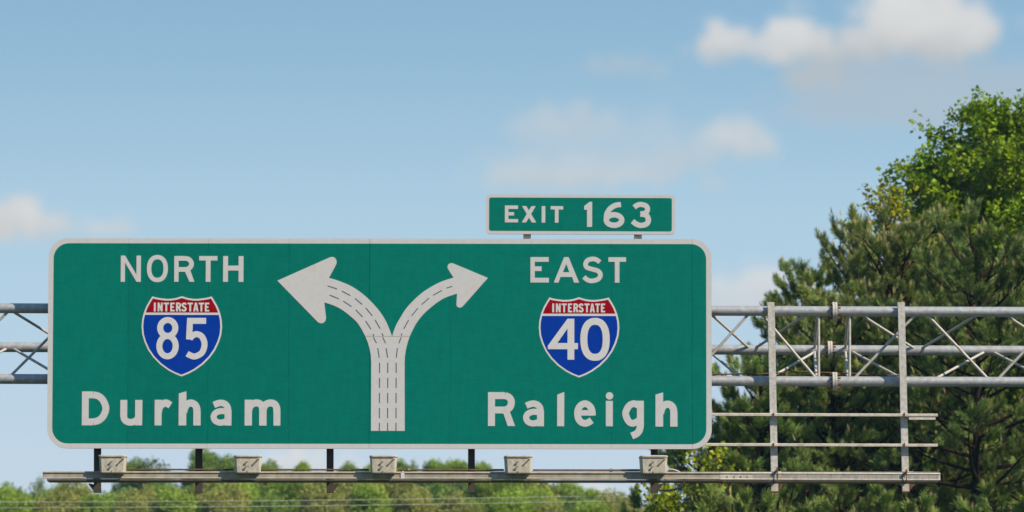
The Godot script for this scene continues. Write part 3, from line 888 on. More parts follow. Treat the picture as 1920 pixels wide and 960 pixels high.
func draw_catwalk():
	var root := thing("catwalk", Vector3.ZERO, "narrow dusty steel catwalk with grating floor hanging below the sign under the lamp boxes", "catwalk")
	part("channel", channel(80, 752.5, 883.4, 896.8, 0.9, 0.06), mats["dusty_steel"], root)
	part("channel", channel(757.5, 1350, 884.3, 897.6, 0.8, 0.06), mats["dusty_steel"], root)
	var right := part("channel", channel(1350.6, 1763, 885.0, 899.0, 1.4, 0.06), mats["bright_steel"], root)
	tag(right, "cleaner pale end of the catwalk front")
	# pale cover and splice
	var s := Shape.new()
	var a := at(751.5, 897.5, WALK_Z)
	var b := at(758.5, 886.0, WALK_Z)
	s.box(Vector3(a.x, a.y, a.z + 0.002), Vector3(b.x, b.y, a.z + 0.014))
	s.rod(Vector3((a.x + b.x) / 2, b.y - 0.01, a.z), Vector3((a.x + b.x) / 2, b.y + 0.025, a.z), 0.014, 10)
	part("splice_plate", s.mesh(), mats["shield_white"], root)
	s = Shape.new()
	a = at(1411, 898.4, WALK_Z)
	b = at(1350, 888.6, WALK_Z)
	s.box(Vector3(b.x, a.y, a.z - 0.004), Vector3(a.x, b.y, a.z + 0.003))
	part("splice_plate", s.mesh(), mats["dusty_lip"], root)
	for x in [1363.5, 1376.5, 1389.0, 1401.5]:
		s = Shape.new()
		var p := at(x, 893.6, WALK_Z)
		s.rod(p + Vector3(0, 0, -0.01), p + Vector3(0, 0, 0.011), 0.012, 8)
		part("bolt", s.mesh(), mats["rust"] if x == 1389.0 else mats["latch_steel"], root)
	# rear channel
	s = Shape.new()
	a = at(84, 884, 0.24)
	b = at(1760, 885, 0.24)
	s.box(Vector3(a.x, a.y - 0.085, 0.20), Vector3(b.x, a.y - 0.0, 0.24))
	part("rear_channel", s.mesh(), mats["grating_steel"], root)
	# grating: bearing bars from front to rear, under the channels, and cross rods
	s = Shape.new()
	var x0 := at(88, 900, WALK_Z)
	var x1 := at(1763, 901, WALK_Z)
	var n := int((x1.x - x0.x) / 0.0275)
	for k in n:
		var x := x0.x + k * 0.0275
		var y := lerpf(x0.y, x1.y, float(k) / n) + 0.022 - (0.012 if x > at(1350, 900).x else 0.0)
		s.box(Vector3(x, y - 0.036, 0.22), Vector3(x + 0.0105, y, WALK_Z + 0.010))
	for z in [0.27, 0.40, 0.53, 0.66, 0.74]:
		s.rod(Vector3(x0.x, x0.y - 0.003, z), Vector3(x1.x - 0.02, x1.y - 0.005, z), 0.008, 6)
	var g := part("grating", s.mesh(), mats["grating_steel"], root)
	g.set_meta("kind", "stuff")
	# ribbed pale toe plate on the clean end
	s = Shape.new()
	a = at(1412, 898.6, WALK_Z)
	b = at(1764, 889.6, WALK_Z)
	n = int((b.x - a.x) / 0.0275)
	for k in n:
		var x := a.x + k * 0.0275
		s.box(Vector3(x, a.y - 0.002 - 0.010 * k / n, WALK_Z - 0.002), Vector3(x + 0.016, b.y + 0.010 - 0.010 * k / n, WALK_Z + 0.008))
	g = part("ribbed_plate", s.mesh(), mats["bright_steel"], root)
	g.set_meta("kind", "stuff")
	# hinge pins with their tilted keepers
	for x in [1457.5, 1699.5]:
		s = Shape.new()
		var p := at(x, 876.0 if x < 1500 else 880.0, WALK_Z + 0.05)
		s.rod(p, p - Vector3(0, 0.20, 0), 0.008, 8)
		s.box(p + Vector3(-0.014, -0.055, -0.05), p + Vector3(0.014, -0.01, 0.02))
		var pin := part("hinge_pin", s.mesh(), mats["rust"], root)
		s = Shape.new()
		s.rod(p + Vector3(-0.01, -0.045, -0.02), p + Vector3(-0.07, -0.115, -0.05), 0.017, 8)
		part("keeper", s.mesh(), mats["latch_steel"], pin)

func draw_lamps():
	var xs := [210.8, 464.8, 718.8, 972.6, 1226.2]
	var labels := ["beige lamp box at the outer catwalk end, below the D of Durham", "beige lamp box below the space after the letter m of Durham", "beige lamp box directly below the arrow stem", "beige lamp box below the R and a of Raleigh", "beige lamp box below the g of Raleigh, with grey conduit leaving its side"]
	var first: Node3D = null
	for k in 5:
		var spot := at(xs[k], 887.0 + k * 0.25, WALK_Z + 0.17)
		if k > 0:
			var copy: Node3D = first.duplicate()
			copy.name = numbered("lamp_box")
			copy.position = spot
			copy.rotation.y = [0.0, 0.01, -0.015, 0.02, 0.0][k] + 0.03
			copy.set_meta("label", labels[k])
			add_child(copy)
			continue
		first = thing("lamp_box", spot, labels[0], "lamp box", "sign lamps along the catwalk")
		first.rotation.y = 0.03
		var case_ := func(w: float, d0: float, d1: float, y: float, c: float) -> PackedVector3Array:
			var out := PackedVector3Array()
			for q in [[w - c, d0], [w, d0 + c], [w, d1 - c], [w - c, d1], [-w + c, d1], [-w, d1 - c], [-w, d0 + c], [-w + c, d0]]:
				out.append(Vector3(q[0], y, q[1]))
			return out
		var s := Shape.new()
		s.loft([case_.call(0.180, -0.36, -0.010, 0.0, 0.03), case_.call(0.190, -0.37, -0.002, 0.014, 0.03), case_.call(0.203, -0.38, 0.006, 0.244, 0.03)])
		part("case", s.mesh(), mats["lamp_case"], first)
		s = Shape.new()
		s.loft([case_.call(0.209, -0.395, 0.022, 0.243, 0.035), case_.call(0.211, -0.398, 0.025, 0.262, 0.035), case_.call(0.203, -0.39, 0.016, 0.272, 0.035), case_.call(0.17, -0.36, -0.01, 0.277, 0.035)])
		part("lid", s.mesh(), mats["lamp_case"], first)
		s = Shape.new()
		s.rod(Vector3(0.168, 0.222, 0.0), Vector3(0.158, 0.222, 0.075), 0.010, 8)
		s.box(Vector3(0.144, 0.212, 0.070), Vector3(0.170, 0.230, 0.079))
		part("lid_stay", s.mesh(), mats["lamp_case"], first)
		for q in [[-0.020, 0.170], [-0.026, 0.100]]:
			s = Shape.new()
			s.rod(Vector3(q[0], q[1], -0.01), Vector3(q[0], q[1], 0.034), 0.009, 8)
			s.box(Vector3(q[0] - 0.014, q[1] - 0.011, 0.028), Vector3(q[0] + 0.020, q[1] + 0.010, 0.037))
			part("latch", s.mesh(), mats["latch_steel"], first)
		s = Shape.new()
		s.rod(Vector3(-0.01, 0.03, -0.02), Vector3(-0.01, 0.03, 0.006), 0.009, 8)
		part("drain_plug", s.mesh(), mats["latch_steel"], first)
		s = Shape.new()
		s.box(Vector3(-0.10, -0.03, -0.34), Vector3(0.10, 0.002, -0.19))
		part("foot", s.mesh(), mats["grating_steel"], first)

func draw_pipes():
	# conduit from lamp to lamp
	var root := thing("conduit", Vector3.ZERO, "thin rusty conduit running along the catwalk from lamp box to lamp box", "conduit")
	var z := 0.45
	for q in [[238, 438], [492, 692], [746, 945], [999, 1200]]:
		var s := Shape.new()
		s.rod(at(q[0], 880.0 + q[0] * 0.0013, z), at(q[1], 880.0 + q[1] * 0.0013, z), 0.0135, 10)
		part("pipe", s.mesh(), mats["conduit_rust"], root)
		s = Shape.new()
		s.rod(at(q[1] - 34, 880.0 + q[1] * 0.0013, z), at(q[1] - 1, 880.0 + q[1] * 0.0013, z), 0.0165, 10)
		part("sleeve", s.mesh(), mats["black_rubber"], root)
	for x in [767.0, 1146.0]:
		var s := Shape.new()
		s.rod(at(x - 2.5, 881.2, z), at(x + 2.5, 881.2, z), 0.024, 12)
		part("joint", s.mesh(), mats["latch_steel"], root)
	var curves := [
		["flexible_conduit", [[1252, 880.3], [1262, 880.6], [1270, 883.2], [1276, 887]], 0.74, 0.0145, "grey_plastic", "short grey conduit curving from the lamp box below Raleigh down into the catwalk"],
		["flexible_conduit", [[1235, 919.5], [1252, 919], [1266, 917], [1276, 912.5], [1282, 906], [1283.2, 898]], 0.83, 0.0165, "black_rubber", "black flexible conduit looping under the catwalk beside the hanger below Raleigh"],
	]
	for q in curves:
		var flat := PackedVector2Array()
		for p in q[1]:
			flat.append(Vector2(p[0], p[1]))
		var pts := PackedVector3Array()
		var rad := PackedFloat32Array()
		for p in smooth(flat, 5):
			pts.append(at(p.x, p.y, q[2]))
			rad.append(q[3])
		var s := Shape.new()
		s.tube(pts, rad, 10)
		var o := part(q[0], s.mesh(), mats[q[4]], self)
		tag(o, q[5], "conduit")

func draw_power_lines():
	# [y at the picture's edge, y at the far edge, depth, sag in metres]
	var wires := [
		[941.0, 908.0, -66.0, "uppermost thin pale power line crossing before the far trees"],
		[952.0, 917.0, -66.5, "thin pale power line just below the uppermost one"],
		[972.0, 942.0, -67.0, "thin pale power line low before the far trees"],
		[979.0, 948.5, -67.5, "lowest thin pale power line at the bottom edge of the view"],
	]
	var reach := 27.0
	for w in wires:
		var a := at(0, w[0], w[2])
		var b := at(1920, w[1], w[2])
		var slope := (b.y - a.y) / (b.x - a.x)
		var pts := PackedVector3Array()
		var rad := PackedFloat32Array()
		for k in 41:
			var x := lerpf(-reach, reach, k / 40.0)
			pts.append(Vector3(x, a.y + slope * (x - a.x) - 0.12 * (1.0 - pow(x / 13.6, 2.0)), w[2]))
			rad.append(0.0075)
		var s := Shape.new()
		s.tube(pts, rad, 6)
		tag(part("power_line", s.mesh(), mats["wire_metal"], self), w[3], "power line", "power lines before the far trees")
	for e in [-1.0, 1.0]:
		var root := thing("utility_pole", Vector3(reach * e, 0, -66.75), "wooden utility pole carrying the power lines, " + ("by the far trees" if e < 0 else "among the pines"), "utility pole")
		var s := Shape.new()
		s.tube(PackedVector3Array([Vector3(0, 0, -0.3), Vector3(0, 10.6, -0.3)]), PackedFloat32Array([0.16, 0.11]), 12)
		part("pole", s.mesh(), mats["pole_wood"], root)
		s = Shape.new()
		s.box(Vector3(-0.06, 7.2, -1.0), Vector3(0.06, 7.34, 1.0))
		part("cross_arm", s.mesh(), mats["pole_wood"], root)

# ------------------------------------------------------------------ trees
func tuft_mesh(seed_: int) -> Mesh:
	# one pine shoot with its needles, pointing up +y, about 0.42 m long
	var r := RandomNumberGenerator.new()
	r.seed = seed_
	var s := Shape.new()
	for k in 64:
		var t := r.randf()
		var base := Vector3(0, t * 0.27, 0)
		var w := r.randf() * TAU
		var lean := lerpf(0.90, 0.22, t) + r.randf_range(-0.15, 0.15)
		var d := Vector3(cos(w) * sin(lean), cos(lean), sin(w) * sin(lean))
		var l := r.randf_range(0.15, 0.225)
		var side := d.cross(Vector3(r.randf_range(-1, 1), r.randf_range(-1, 1), r.randf_range(-1, 1))).normalized() * 0.0068
		var pale := r.randf_range(0.45, 1.45)
		s.tint = Color(pale * r.randf_range(0.9, 1.15), pale, pale * 0.95)
		var mid := base + d * l * 0.5
		var tip := base + d * l + Vector3(0, -0.012, 0)
		s.tri(base, mid + side, tip)
		s.tri(base, tip, mid - side)
	return s.mesh()

func candle_mesh() -> Mesh:
	var s := Shape.new()
	for k in 3:
		var o := Vector3(0.02 * (k - 1), 0.24, 0.014 * (k % 2))
		s.tube(PackedVector3Array([o, o + Vector3(0.006 * (k - 1), 0.09, 0), o + Vector3(0.012 * (k - 1), [0.17, 0.22, 0.15][k], 0)]), PackedFloat32Array([0.008, 0.011, 0.004]), 5, false)
	return s.mesh()

func leaf_mesh(seed_: int, count: int, size: float, spread: float, up := 0.25) -> Mesh:
	# a spray of folded leaves about the origin
	var r := RandomNumberGenerator.new()
	r.seed = seed_
	var s := Shape.new()
	for k in count:
		var p := Vector3(r.randfn(0, 1), r.randfn(0, 1), r.randfn(0, 1)).limit_length(1.7) * spread * 0.55
		var nrm := Vector3(r.randf_range(-1, 1), r.randf_range(-0.5, 1) + up, r.randf_range(-1, 1)).normalized()
		var along := nrm.cross(Vector3(r.randf_range(-1, 1), r.randf_range(-1, 0.3), r.randf_range(-1, 1))).normalized()
		var side := along.cross(nrm)
		var l := size * r.randf_range(0.75, 1.2)
		var fold := nrm * l * 0.12
		s.tint = Color(1, 1, 1) * r.randf_range(0.8, 1.2)
		var tip := p + along * l
		var m1 := p + along * l * 0.42 + side * l * 0.42 + fold
		var m2 := p + along * l * 0.42 - side * l * 0.42 + fold
		s.tri(p, m1, tip)
		s.tri(p, tip, m2)
	return s.mesh()

func crown_part(called: String, mesh: Mesh, m: Material, spots: Array, tints: PackedColorArray, parent: Node) -> MultiMeshInstance3D:
	var mm := MultiMesh.new()
	mm.transform_format = MultiMesh.TRANSFORM_3D
	mm.use_colors = true
	mm.mesh = mesh
	mm.instance_count = spots.size()
	for k in spots.size():
		mm.set_instance_transform(k, spots[k])
		mm.set_instance_color(k, tints[k])
	var o := MultiMeshInstance3D.new()
	o.name = called
	o.multimesh = mm
	o.material_override = m
	parent.add_child(o, true)
	o.set_meta("kind", "stuff")
	return o

func upward(d: Vector3, roll: float, size: float) -> Basis:
	var y := d.normalized()
	var x := y.cross(Vector3(0.3, 0.2, 1.0)).normalized()
	return Basis(x, y, x.cross(y)).rotated(y, roll).scaled(Vector3.ONE * size)

var tufts := []
var candle: Mesh
var cone: Mesh

# profile: radius of the crown at the share t of its height (0 at its base)
func pine(called: String, label: String, foot: Vector3, height: float, base: float, radius: float, seed_: int, opts := {}) -> Node3D:
	var root := thing(called, foot, label, "pine tree", opts.get("group", "pines beside the road"))
	var r := RandomNumberGenerator.new()
	r.seed = seed_
	var lean: Vector3 = opts.get("lean", Vector3.ZERO)
	var spread: float = opts.get("power", 0.8)
	var trunk := Shape.new()
	var pts := PackedVector3Array()
	var rad := PackedFloat32Array()
	var steps := 14
	for k in steps + 1:
		var t := float(k) / steps
		pts.append(Vector3(sin(t * 4.0 + seed_) * 0.12, t * (height - 0.5), cos(t * 3.3 + seed_) * 0.12) + lean * t * t * height)
		rad.append(lerpf(opts.get("girth", 0.2), 0.025, pow(t, 0.85)))
	trunk.tube(pts, rad, 10)
	part("trunk", trunk.mesh(), mats["pine_bark"], root)
	var limbs := Shape.new()
	var spots := [[], [], []]
	var tints := [PackedColorArray(), PackedColorArray(), PackedColorArray()]
	var candles := []
	var candle_tints := PackedColorArray()
	var cones := []
	var cone_tints := PackedColorArray()
	var h := base
	var az := r.randf() * TAU
	var gap: float = opts.get("gap", 0.095)
	var tone: Color = opts.get("tone", Color.WHITE)
	while h < height - 0.9:
		var t := (h - base) / (height - base)
		az += 2.4 + r.randf_range(-0.5, 0.5)
		var reach := radius * pow(1.0 - t, spread) * r.randf_range(0.62, 1.12) + 0.35
		var rise := lerpf(0.05, 0.75, t) + r.randf_range(-0.18, 0.18)
		var at_ := clampf(h / (height - 0.5), 0.0, 1.0) * steps
		var from := pts[int(at_)].lerp(pts[mini(int(at_) + 1, steps)], at_ - int(at_))
		var d := Vector3(cos(az), rise, sin(az)).normalized()
		var lp := PackedVector3Array([from])
		var lr := PackedFloat32Array([0.018 + reach * 0.014])
		var seg := 6
		var p := from
		for k in seg:
			d = (d + Vector3(r.randf_range(-0.12, 0.12), 0.045 + 0.012 * k, r.randf_range(-0.12, 0.12))).normalized()
			p += d * reach / seg
			lp.append(p)
			lr.append(lerpf(0.018 + reach * 0.014, 0.007, float(k + 1) / seg))
		limbs.tube(lp, lr, 5, false)
		# side twigs, each ending in tufts
		var along := 0.30 if reach > 1.2 else 0.1
		while along < 1.0:
			var q := along * seg
			var o := lp[int(q)].lerp(lp[mini(int(q) + 1, seg)], q - int(q))
			var ld := (lp[mini(int(q) + 1, seg)] - lp[int(q)]).normalized()
			var out := ld.cross(Vector3.UP).normalized() * (1.0 if r.randf() < 0.5 else -1.0)
			var td := (ld * 0.65 + out * r.randf_range(0.35, 1.0) + Vector3(0, r.randf_range(-0.1, 0.75), 0)).normalized()
			var tl := r.randf_range(0.35, 0.85) * clampf(reach / 2.2, 0.45, 1.15) * (1.15 - along * 0.5)
			var e := o + td * tl + Vector3(0, 0.12 * tl, 0)
			limbs.tube(PackedVector3Array([o, o + td * tl * 0.55, e]), PackedFloat32Array([0.012, 0.010, 0.007]), 4, false)
			var bright := r.randf_range(0.65, 1.3)
			for k in 5:
				var share := [1.0, 0.78, 0.52, 0.9, 0.66][k] as float
				var td2 := (td + Vector3(r.randf_range(-0.55, 0.55), r.randf_range(0.1, 0.95), r.randf_range(-0.55, 0.55))).normalized()
				var kind := r.randi() % 3
				var size := r.randf_range(0.5, 0.98)
				var place := Transform3D(upward(td2, r.randf() * TAU, size), o.lerp(e, share))
				spots[kind].append(place)
				var g := bright * r.randf_range(0.85, 1.15)
				tints[kind].append(tone * Color(g * r.randf_range(0.9, 1.12), g, g * 0.95))
				if k == 0 and r.randf() < opts.get("candles", 0.3):
					candles.append(Transform3D(upward(td2 + Vector3(0, 1.2, 0), r.randf() * TAU, r.randf_range(0.6, 1.0)), place.origin + td2 * 0.10))
					candle_tints.append(Color(1, 1, 1) * r.randf_range(0.75, 1.2))
			if r.randf() < 0.035:
				cones.append(Transform3D(Basis().scaled(Vector3.ONE * r.randf_range(0.8, 1.5)), o + td * tl * 0.4))
				cone_tints.append(Color.WHITE)
			along += 0.22 / maxf(reach, 0.7) * r.randf_range(0.7, 1.3)
		# the limb's own tip
		for k in 3:
			var td2 := (d + Vector3(r.randf_range(-0.4, 0.4), r.randf_range(0.1, 0.8), r.randf_range(-0.4, 0.4))).normalized()
			spots[k].append(Transform3D(upward(td2, r.randf() * TAU, 1.1), p))
			tints[k].append(tone * Color(1.1, 1.1, 1.0))
			if r.randf() < opts.get("candles", 0.3) * 1.6:
				candles.append(Transform3D(upward(td2 + Vector3(0, 1.5, 0), 0, 0.8), p + td2 * 0.12))
				candle_tints.append(Color.WHITE)
		h += gap * r.randf_range(0.6, 1.4) * (1.0 + 0.6 * (1.0 - t))
	part("limbs", limbs.mesh(), mats["pine_bark"], root).set_meta("kind", "stuff")
	for k in 3:
		crown_part("needle_crown", tufts[k], mats["needles"], spots[k], tints[k], root)
	if candles.size():
		crown_part("new_shoots", candle, mats["candles"], candles, candle_tints, root)
	if cones.size() > 2:
		crown_part("pine_cones", cone, mats["cones"], cones, cone_tints, root)
	return root

# a broad-leaved tree close enough to see its sprays of leaves
func leafy_tree(called: String, label: String, foot: Vector3, height: float, base: float, radius: float, seed_: int, opts := {}) -> Node3D:
	var root := thing(called, foot, label, "tree", opts.get("group", ""))
	var r := RandomNumberGenerator.new()
	r.seed = seed_
	var wood := Shape.new()
	var twigs := Shape.new()
	var spots := [[], []]
	var tints := [PackedColorArray(), PackedColorArray()]
	var lean: Vector3 = opts.get("lean", Vector3.ZERO)
	var tone: Color = opts.get("tone", Color.WHITE)
	var thick: float = opts.get("density", 1.0)
	var pts := PackedVector3Array()
	var rad := PackedFloat32Array()
	for k in 13:
		var t := k / 12.0
		pts.append(Vector3(sin(t * 5.0 + seed_) * 0.2, t * height * 0.95, cos(t * 4.0 + seed_) * 0.2) + lean * t * t * height)
		rad.append(lerpf(0.2, 0.02, t))
	wood.tube(pts, rad, 10)
	part("trunk", wood.mesh(), mats["grey_bark"], root)
	var h := base
	var az := r.randf() * TAU
	while h < height - 0.4:
		var t := (h - base) / (height - base)
		az += 2.4 + r.randf_range(-0.6, 0.6)
		var reach := radius * pow(1.0 - t, 0.55) * r.randf_range(0.7, 1.1) + 0.3
		var at_ := clampf(h / (height * 0.95), 0.0, 1.0) * 12.0
		var p := pts[int(at_)].lerp(pts[mini(int(at_) + 1, 12)], at_ - int(at_))
		var d := Vector3(cos(az), lerpf(0.28, 1.2, t), sin(az)).normalized()
		var lp := PackedVector3Array([p])
		var lr := PackedFloat32Array([0.02 + reach * 0.012])
		for k in 7:
			d = (d + Vector3(r.randf_range(-0.2, 0.2), 0.055, r.randf_range(-0.2, 0.2))).normalized()
			p += d * reach / 6.0
			lp.append(p)
			lr.append(lerpf(0.02 + reach * 0.012, 0.006, (k + 1) / 7.0))
		wood = Shape.new()
		wood.tube(lp, lr, 5, false)
		part("limb", wood.mesh(), mats["grey_bark"], root)
		var along := 0.22
		while along < 1.02:
			var q := minf(along, 0.999) * 7.0
			var o := lp[int(q)].lerp(lp[int(q) + 1], q - int(q))
			var td := (d + Vector3(r.randf_range(-1.1, 1.1), r.randf_range(-0.2, 1.2), r.randf_range(-1.1, 1.1))).normalized()
			var tl := r.randf_range(0.3, 0.9) * clampf(reach / 2.0, 0.5, 1.2)
			var e := o + td * tl
			twigs.tube(PackedVector3Array([o, e]), PackedFloat32Array([0.012, 0.006]), 4, false)
			var bright := r.randf_range(0.6, 1.25)
			var n := int(3 + tl * 6.0 * thick)
			for k in n:
				if r.randf() > thick: continue
				var kind := r.randi() % 2
				var place := o.lerp(e, r.randf_range(0.15, 1.08)) + Vector3(r.randfn(0, 0.10), r.randfn(0, 0.10), r.randfn(0, 0.10))
				spots[kind].append(Transform3D(Basis.from_euler(Vector3(r.randf() * 0.8, r.randf() * TAU, r.randf() * 0.8)).scaled(Vector3.ONE * r.randf_range(0.75, 1.2)), place))
				var g := bright * r.randf_range(0.85, 1.15)
				tints[kind].append(tone * Color(g * r.randf_range(0.85, 1.15), g, g))
			along += 0.30 / maxf(reach, 0.8) * r.randf_range(0.7, 1.3)
		h += opts.get("gap", 0.16) * r.randf_range(0.6, 1.4)
	part("twigs", twigs.mesh(), mats["grey_bark"], root).set_meta("kind", "stuff")
	var sprays := [leaf_mesh(41, 7, 0.145, 0.21), leaf_mesh(42, 8, 0.135, 0.24)]
	for k in 2:
		crown_part("leaf_crown", sprays[k], mats["broad_leaves"], spots[k], tints[k], root)
	return root

# far trees: kinds of crown built once, then copied
var far_protos := {}
var far_clumps := []

func far_tree_proto(kind: String, variant: int) -> Node3D:
	var key := kind + str(variant)
	if far_protos.has(key):
		return far_protos[key]
	var r := RandomNumberGenerator.new()
	r.seed = 700 + variant * 31 + kind.length() * 7
	var root := Node3D.new()
	# a tree 10 m high at its crown top, crown 5 m across and 7 m deep
	var tone: Color = {"bright": Color(0.260, 0.375, 0.050), "green": Color(0.190, 0.295, 0.060), "dark": Color(0.105, 0.165, 0.060), "olive": Color(0.285, 0.305, 0.080), "pale": Color(0.22, 0.27, 0.10)}[kind]
	var wood := Shape.new()
	wood.tube(PackedVector3Array([Vector3.ZERO, Vector3(0.1, 5, 0), Vector3(0, 9.2, 0.1)]), PackedFloat32Array([0.17, 0.11, 0.02]), 7)
	part("trunk", wood.mesh(), mats["dark_bark"], root)
	var limbs := Shape.new()
	var spots := [[], []]
	var tints := [PackedColorArray(), PackedColorArray()]
	var sparse := kind == "pale"
	var lobes := 34 if not sparse else 26
	for k in lobes:
		var t := (k + 0.5) / lobes
		var y := 3.2 + 6.3 * t
		var reach := 2.1 * pow(sin(PI * lerpf(0.30, 0.985, t)), 0.7)
		var w := k * 2.399 + r.randf_range(-0.4, 0.4)
		var c := Vector3(cos(w) * reach, y, sin(w) * reach) * Vector3(r.randf_range(0.55, 1.05), 1, r.randf_range(0.55, 1.05)) + Vector3(0, r.randf_range(-0.35, 0.35), 0)
		var size := r.randf_range(0.6, 1.15) * (0.75 if t > 0.85 else 1.0)
		if sparse: size *= 0.6
		limbs.tube(PackedVector3Array([Vector3(0, y - 0.8, 0), c * 0.6 + Vector3(0, y * 0.4 - 0.2, 0), c]), PackedFloat32Array([0.05, 0.035, 0.012]), 4, false)
		var bright := r.randf_range(0.8, 1.2)
		for q in int((105 if not sparse else 34) * size * size):
			var u := Vector3(r.randfn(0, 1), r.randfn(0, 1), r.randfn(0, 1)).normalized()
			u.y = u.y * 0.8 + 0.12
			var place := c + u * size * r.randf_range(0.7, 1.08)
			var which := r.randi() % 2
			spots[which].append(Transform3D(Basis.from_euler(Vector3(r.randf() * TAU, r.randf() * TAU, 0)).scaled(Vector3.ONE * r.randf_range(0.6, 1.15)), place))
			var g := bright * r.randf_range(0.9, 1.1)
			tints[which].append(Color(tone.r * g * r.randf_range(0.9, 1.1), tone.g * g, tone.b * g))
	part("limbs", limbs.mesh(), mats["dark_bark"], root).set_meta("kind", "stuff")
	for q in 2:
		crown_part("leaf_crown", far_clumps[q], mats["far_leaves"], spots[q], tints[q], root)
	far_protos[key] = root
	return root

func draw_far_trees():
	far_clumps = [leaf_mesh(51, 30, 0.125, 0.34, 0.6), leaf_mesh(52, 28, 0.135, 0.36, 0.6)]
	# [x, y of the top, width in pixels, kind, depth]
	var back := -292.0
	var mid := -250.0
	var near := -215.0
	var list := [
		[18, 908, 120, "green", back], [74, 893, 46, "pale", back], [118, 905, 120, "green", back], [252, 866, 62, "green", back], [282, 893, 175, "dark", back], [385, 846, 84, "green", back], [428, 853, 70, "green", back],
		[502, 871, 56, "green", back], [523, 873, 40, "pale", back], [567, 867, 44, "bright", back], [655, 867, 64, "green", back], [700, 870, 50, "bright", back], [748, 861, 74, "green", back], [775, 862, 36, "pale", back], [812, 868, 70, "bright", back], [856, 864, 78, "bright", back], [906, 875, 62, "bright", back],
		[840, 892, 150, "dark", mid - 12], [930, 893, 120, "green", mid - 14],
		[8, 918, 120, "bright", mid], [66, 917, 110, "green", mid], [140, 912, 130, "olive", mid], [238, 921, 110, "green", mid], [300, 911, 120, "green", mid], [350, 914, 90, "green", mid], [405, 908, 130, "olive", mid], [470, 898, 120, "green", mid], [535, 890, 130, "bright", mid], [590, 895, 120, "olive", mid], [640, 890, 110, "bright", mid], [700, 888, 120, "bright", mid], [752, 893, 90, "olive", mid], [790, 900, 90, "dark", mid], [905, 900, 90, "bright", mid], [965, 895, 110, "bright", mid], [1012, 901, 120, "olive", mid], [1062, 914, 110, "bright", mid], [1108, 921, 90, "bright", mid], [1160, 923, 84, "green", mid], [1190, 917, 50, "pale", mid],
		[95, 925, 120, "green", mid + 8], [205, 938, 120, "green", mid + 8], [270, 915, 130, "olive", mid + 8], [440, 906, 130, "bright", mid + 8], [560, 902, 130, "bright", mid + 8], [670, 900, 130, "olive", mid + 8], [820, 905, 130, "green", mid + 8], [1000, 915, 140, "bright", mid + 8], [1085, 925, 130, "green", mid + 8], [1150, 934, 120, "olive", mid + 8],
		[40, 938, 120, "bright", near], [110, 934, 130, "olive", near], [178, 940, 110, "bright", near], [258, 930, 120, "olive", near], [330, 932, 130, "bright", near], [420, 926, 130, "olive", near], [505, 922, 130, "green", near], [610, 918, 130, "olive", near], [690, 924, 120, "bright", near], [770, 922, 110, "olive", near], [850, 926, 140, "olive", near], [950, 928, 120, "bright", near], [1035, 935, 130, "olive", near], [1110, 945, 110, "bright", near], [1175, 950, 110, "olive", near], [1240, 948, 110, "green", near],
	]
	var looks := {"bright": "fresh yellow-green far tree", "green": "mid green rounded far tree", "dark": "dense dark green far tree", "olive": "olive-tan budding far tree", "pale": "thin pale spindly far tree"}
	var marks := [[0, "at the end of the line"], [60, "below the free end of the catwalk"], [130, "just short of the first hanger foot"], [185, "under the first hanger foot"], [240, "under the lamp box at the catwalk end"], [300, "under the catwalk past the first lamp box"], [350, "just before the second hanger foot"], [390, "beside the second hanger foot"],
		[430, "just before the second lamp box"], [475, "under the second lamp box"], [520, "past the second lamp box"], [565, "before the third hanger foot"], [615, "under the third hanger foot"], [660, "between third hanger and middle lamp box"], [705, "under the middle lamp box"], [752, "under the catwalk splice"], [790, "past the catwalk splice"], [840, "before the fourth hanger foot"], [885, "under the fourth hanger foot"],
		[930, "before the lamp box under Raleigh's R"], [975, "under the lamp box below Raleigh's R"], [1020, "under the letter a of Raleigh"], [1065, "under the letter l of Raleigh"], [1110, "under the letter e of Raleigh"], [1155, "under the letter i of Raleigh"], [1195, "under the letter g of Raleigh"], [1245, "where the pines begin"]]
	var rows := {back: "tallest row behind", mid: "middle row", mid + 8: "fuller middle row", near: "front row"}
	var count := 0
	for q in list:
		var variant := count % 2
		count += 1
		var proto := far_tree_proto(q[3], variant)
		var root: Node3D = proto.duplicate()
		root.name = numbered("far_tree")
		var top := at(q[0], q[1] + (fmod(count * 7.3, 11.0) - 6.5) * (1.0 if q[4] > -240.0 else 0.4), q[4])
		root.position = Vector3(top.x, 0, q[4])
		var wide: float = q[2] * scale_at(q[4]) / 5.0 * 1.3
		# the crown keeps its proportions; the trunk below reaches the ground
		var tall := maxf(wide, 0.62)
		root.scale = Vector3(wide, tall, wide)
		root.rotation.y = fmod(count * 1.7, TAU)
		var lift := top.y - 9.95 * tall
		for c in root.get_children():
			if c.name == "trunk":
				var b := Basis.from_scale(Vector3(1, (lift / tall + 9.2) / 9.2, 1))
				c.transform = Transform3D(b, Vector3.ZERO)
			else:
				c.position.y = lift / tall
		var where := ""
		for m in marks:
			if q[0] >= m[0] - 22: where = m[1]
		var row: String = rows.get(q[4], "second row behind")
		add_child(root)
		tag(root, "%s %s, %s" % [looks[q[3]], where, row], "tree", "far line of trees")

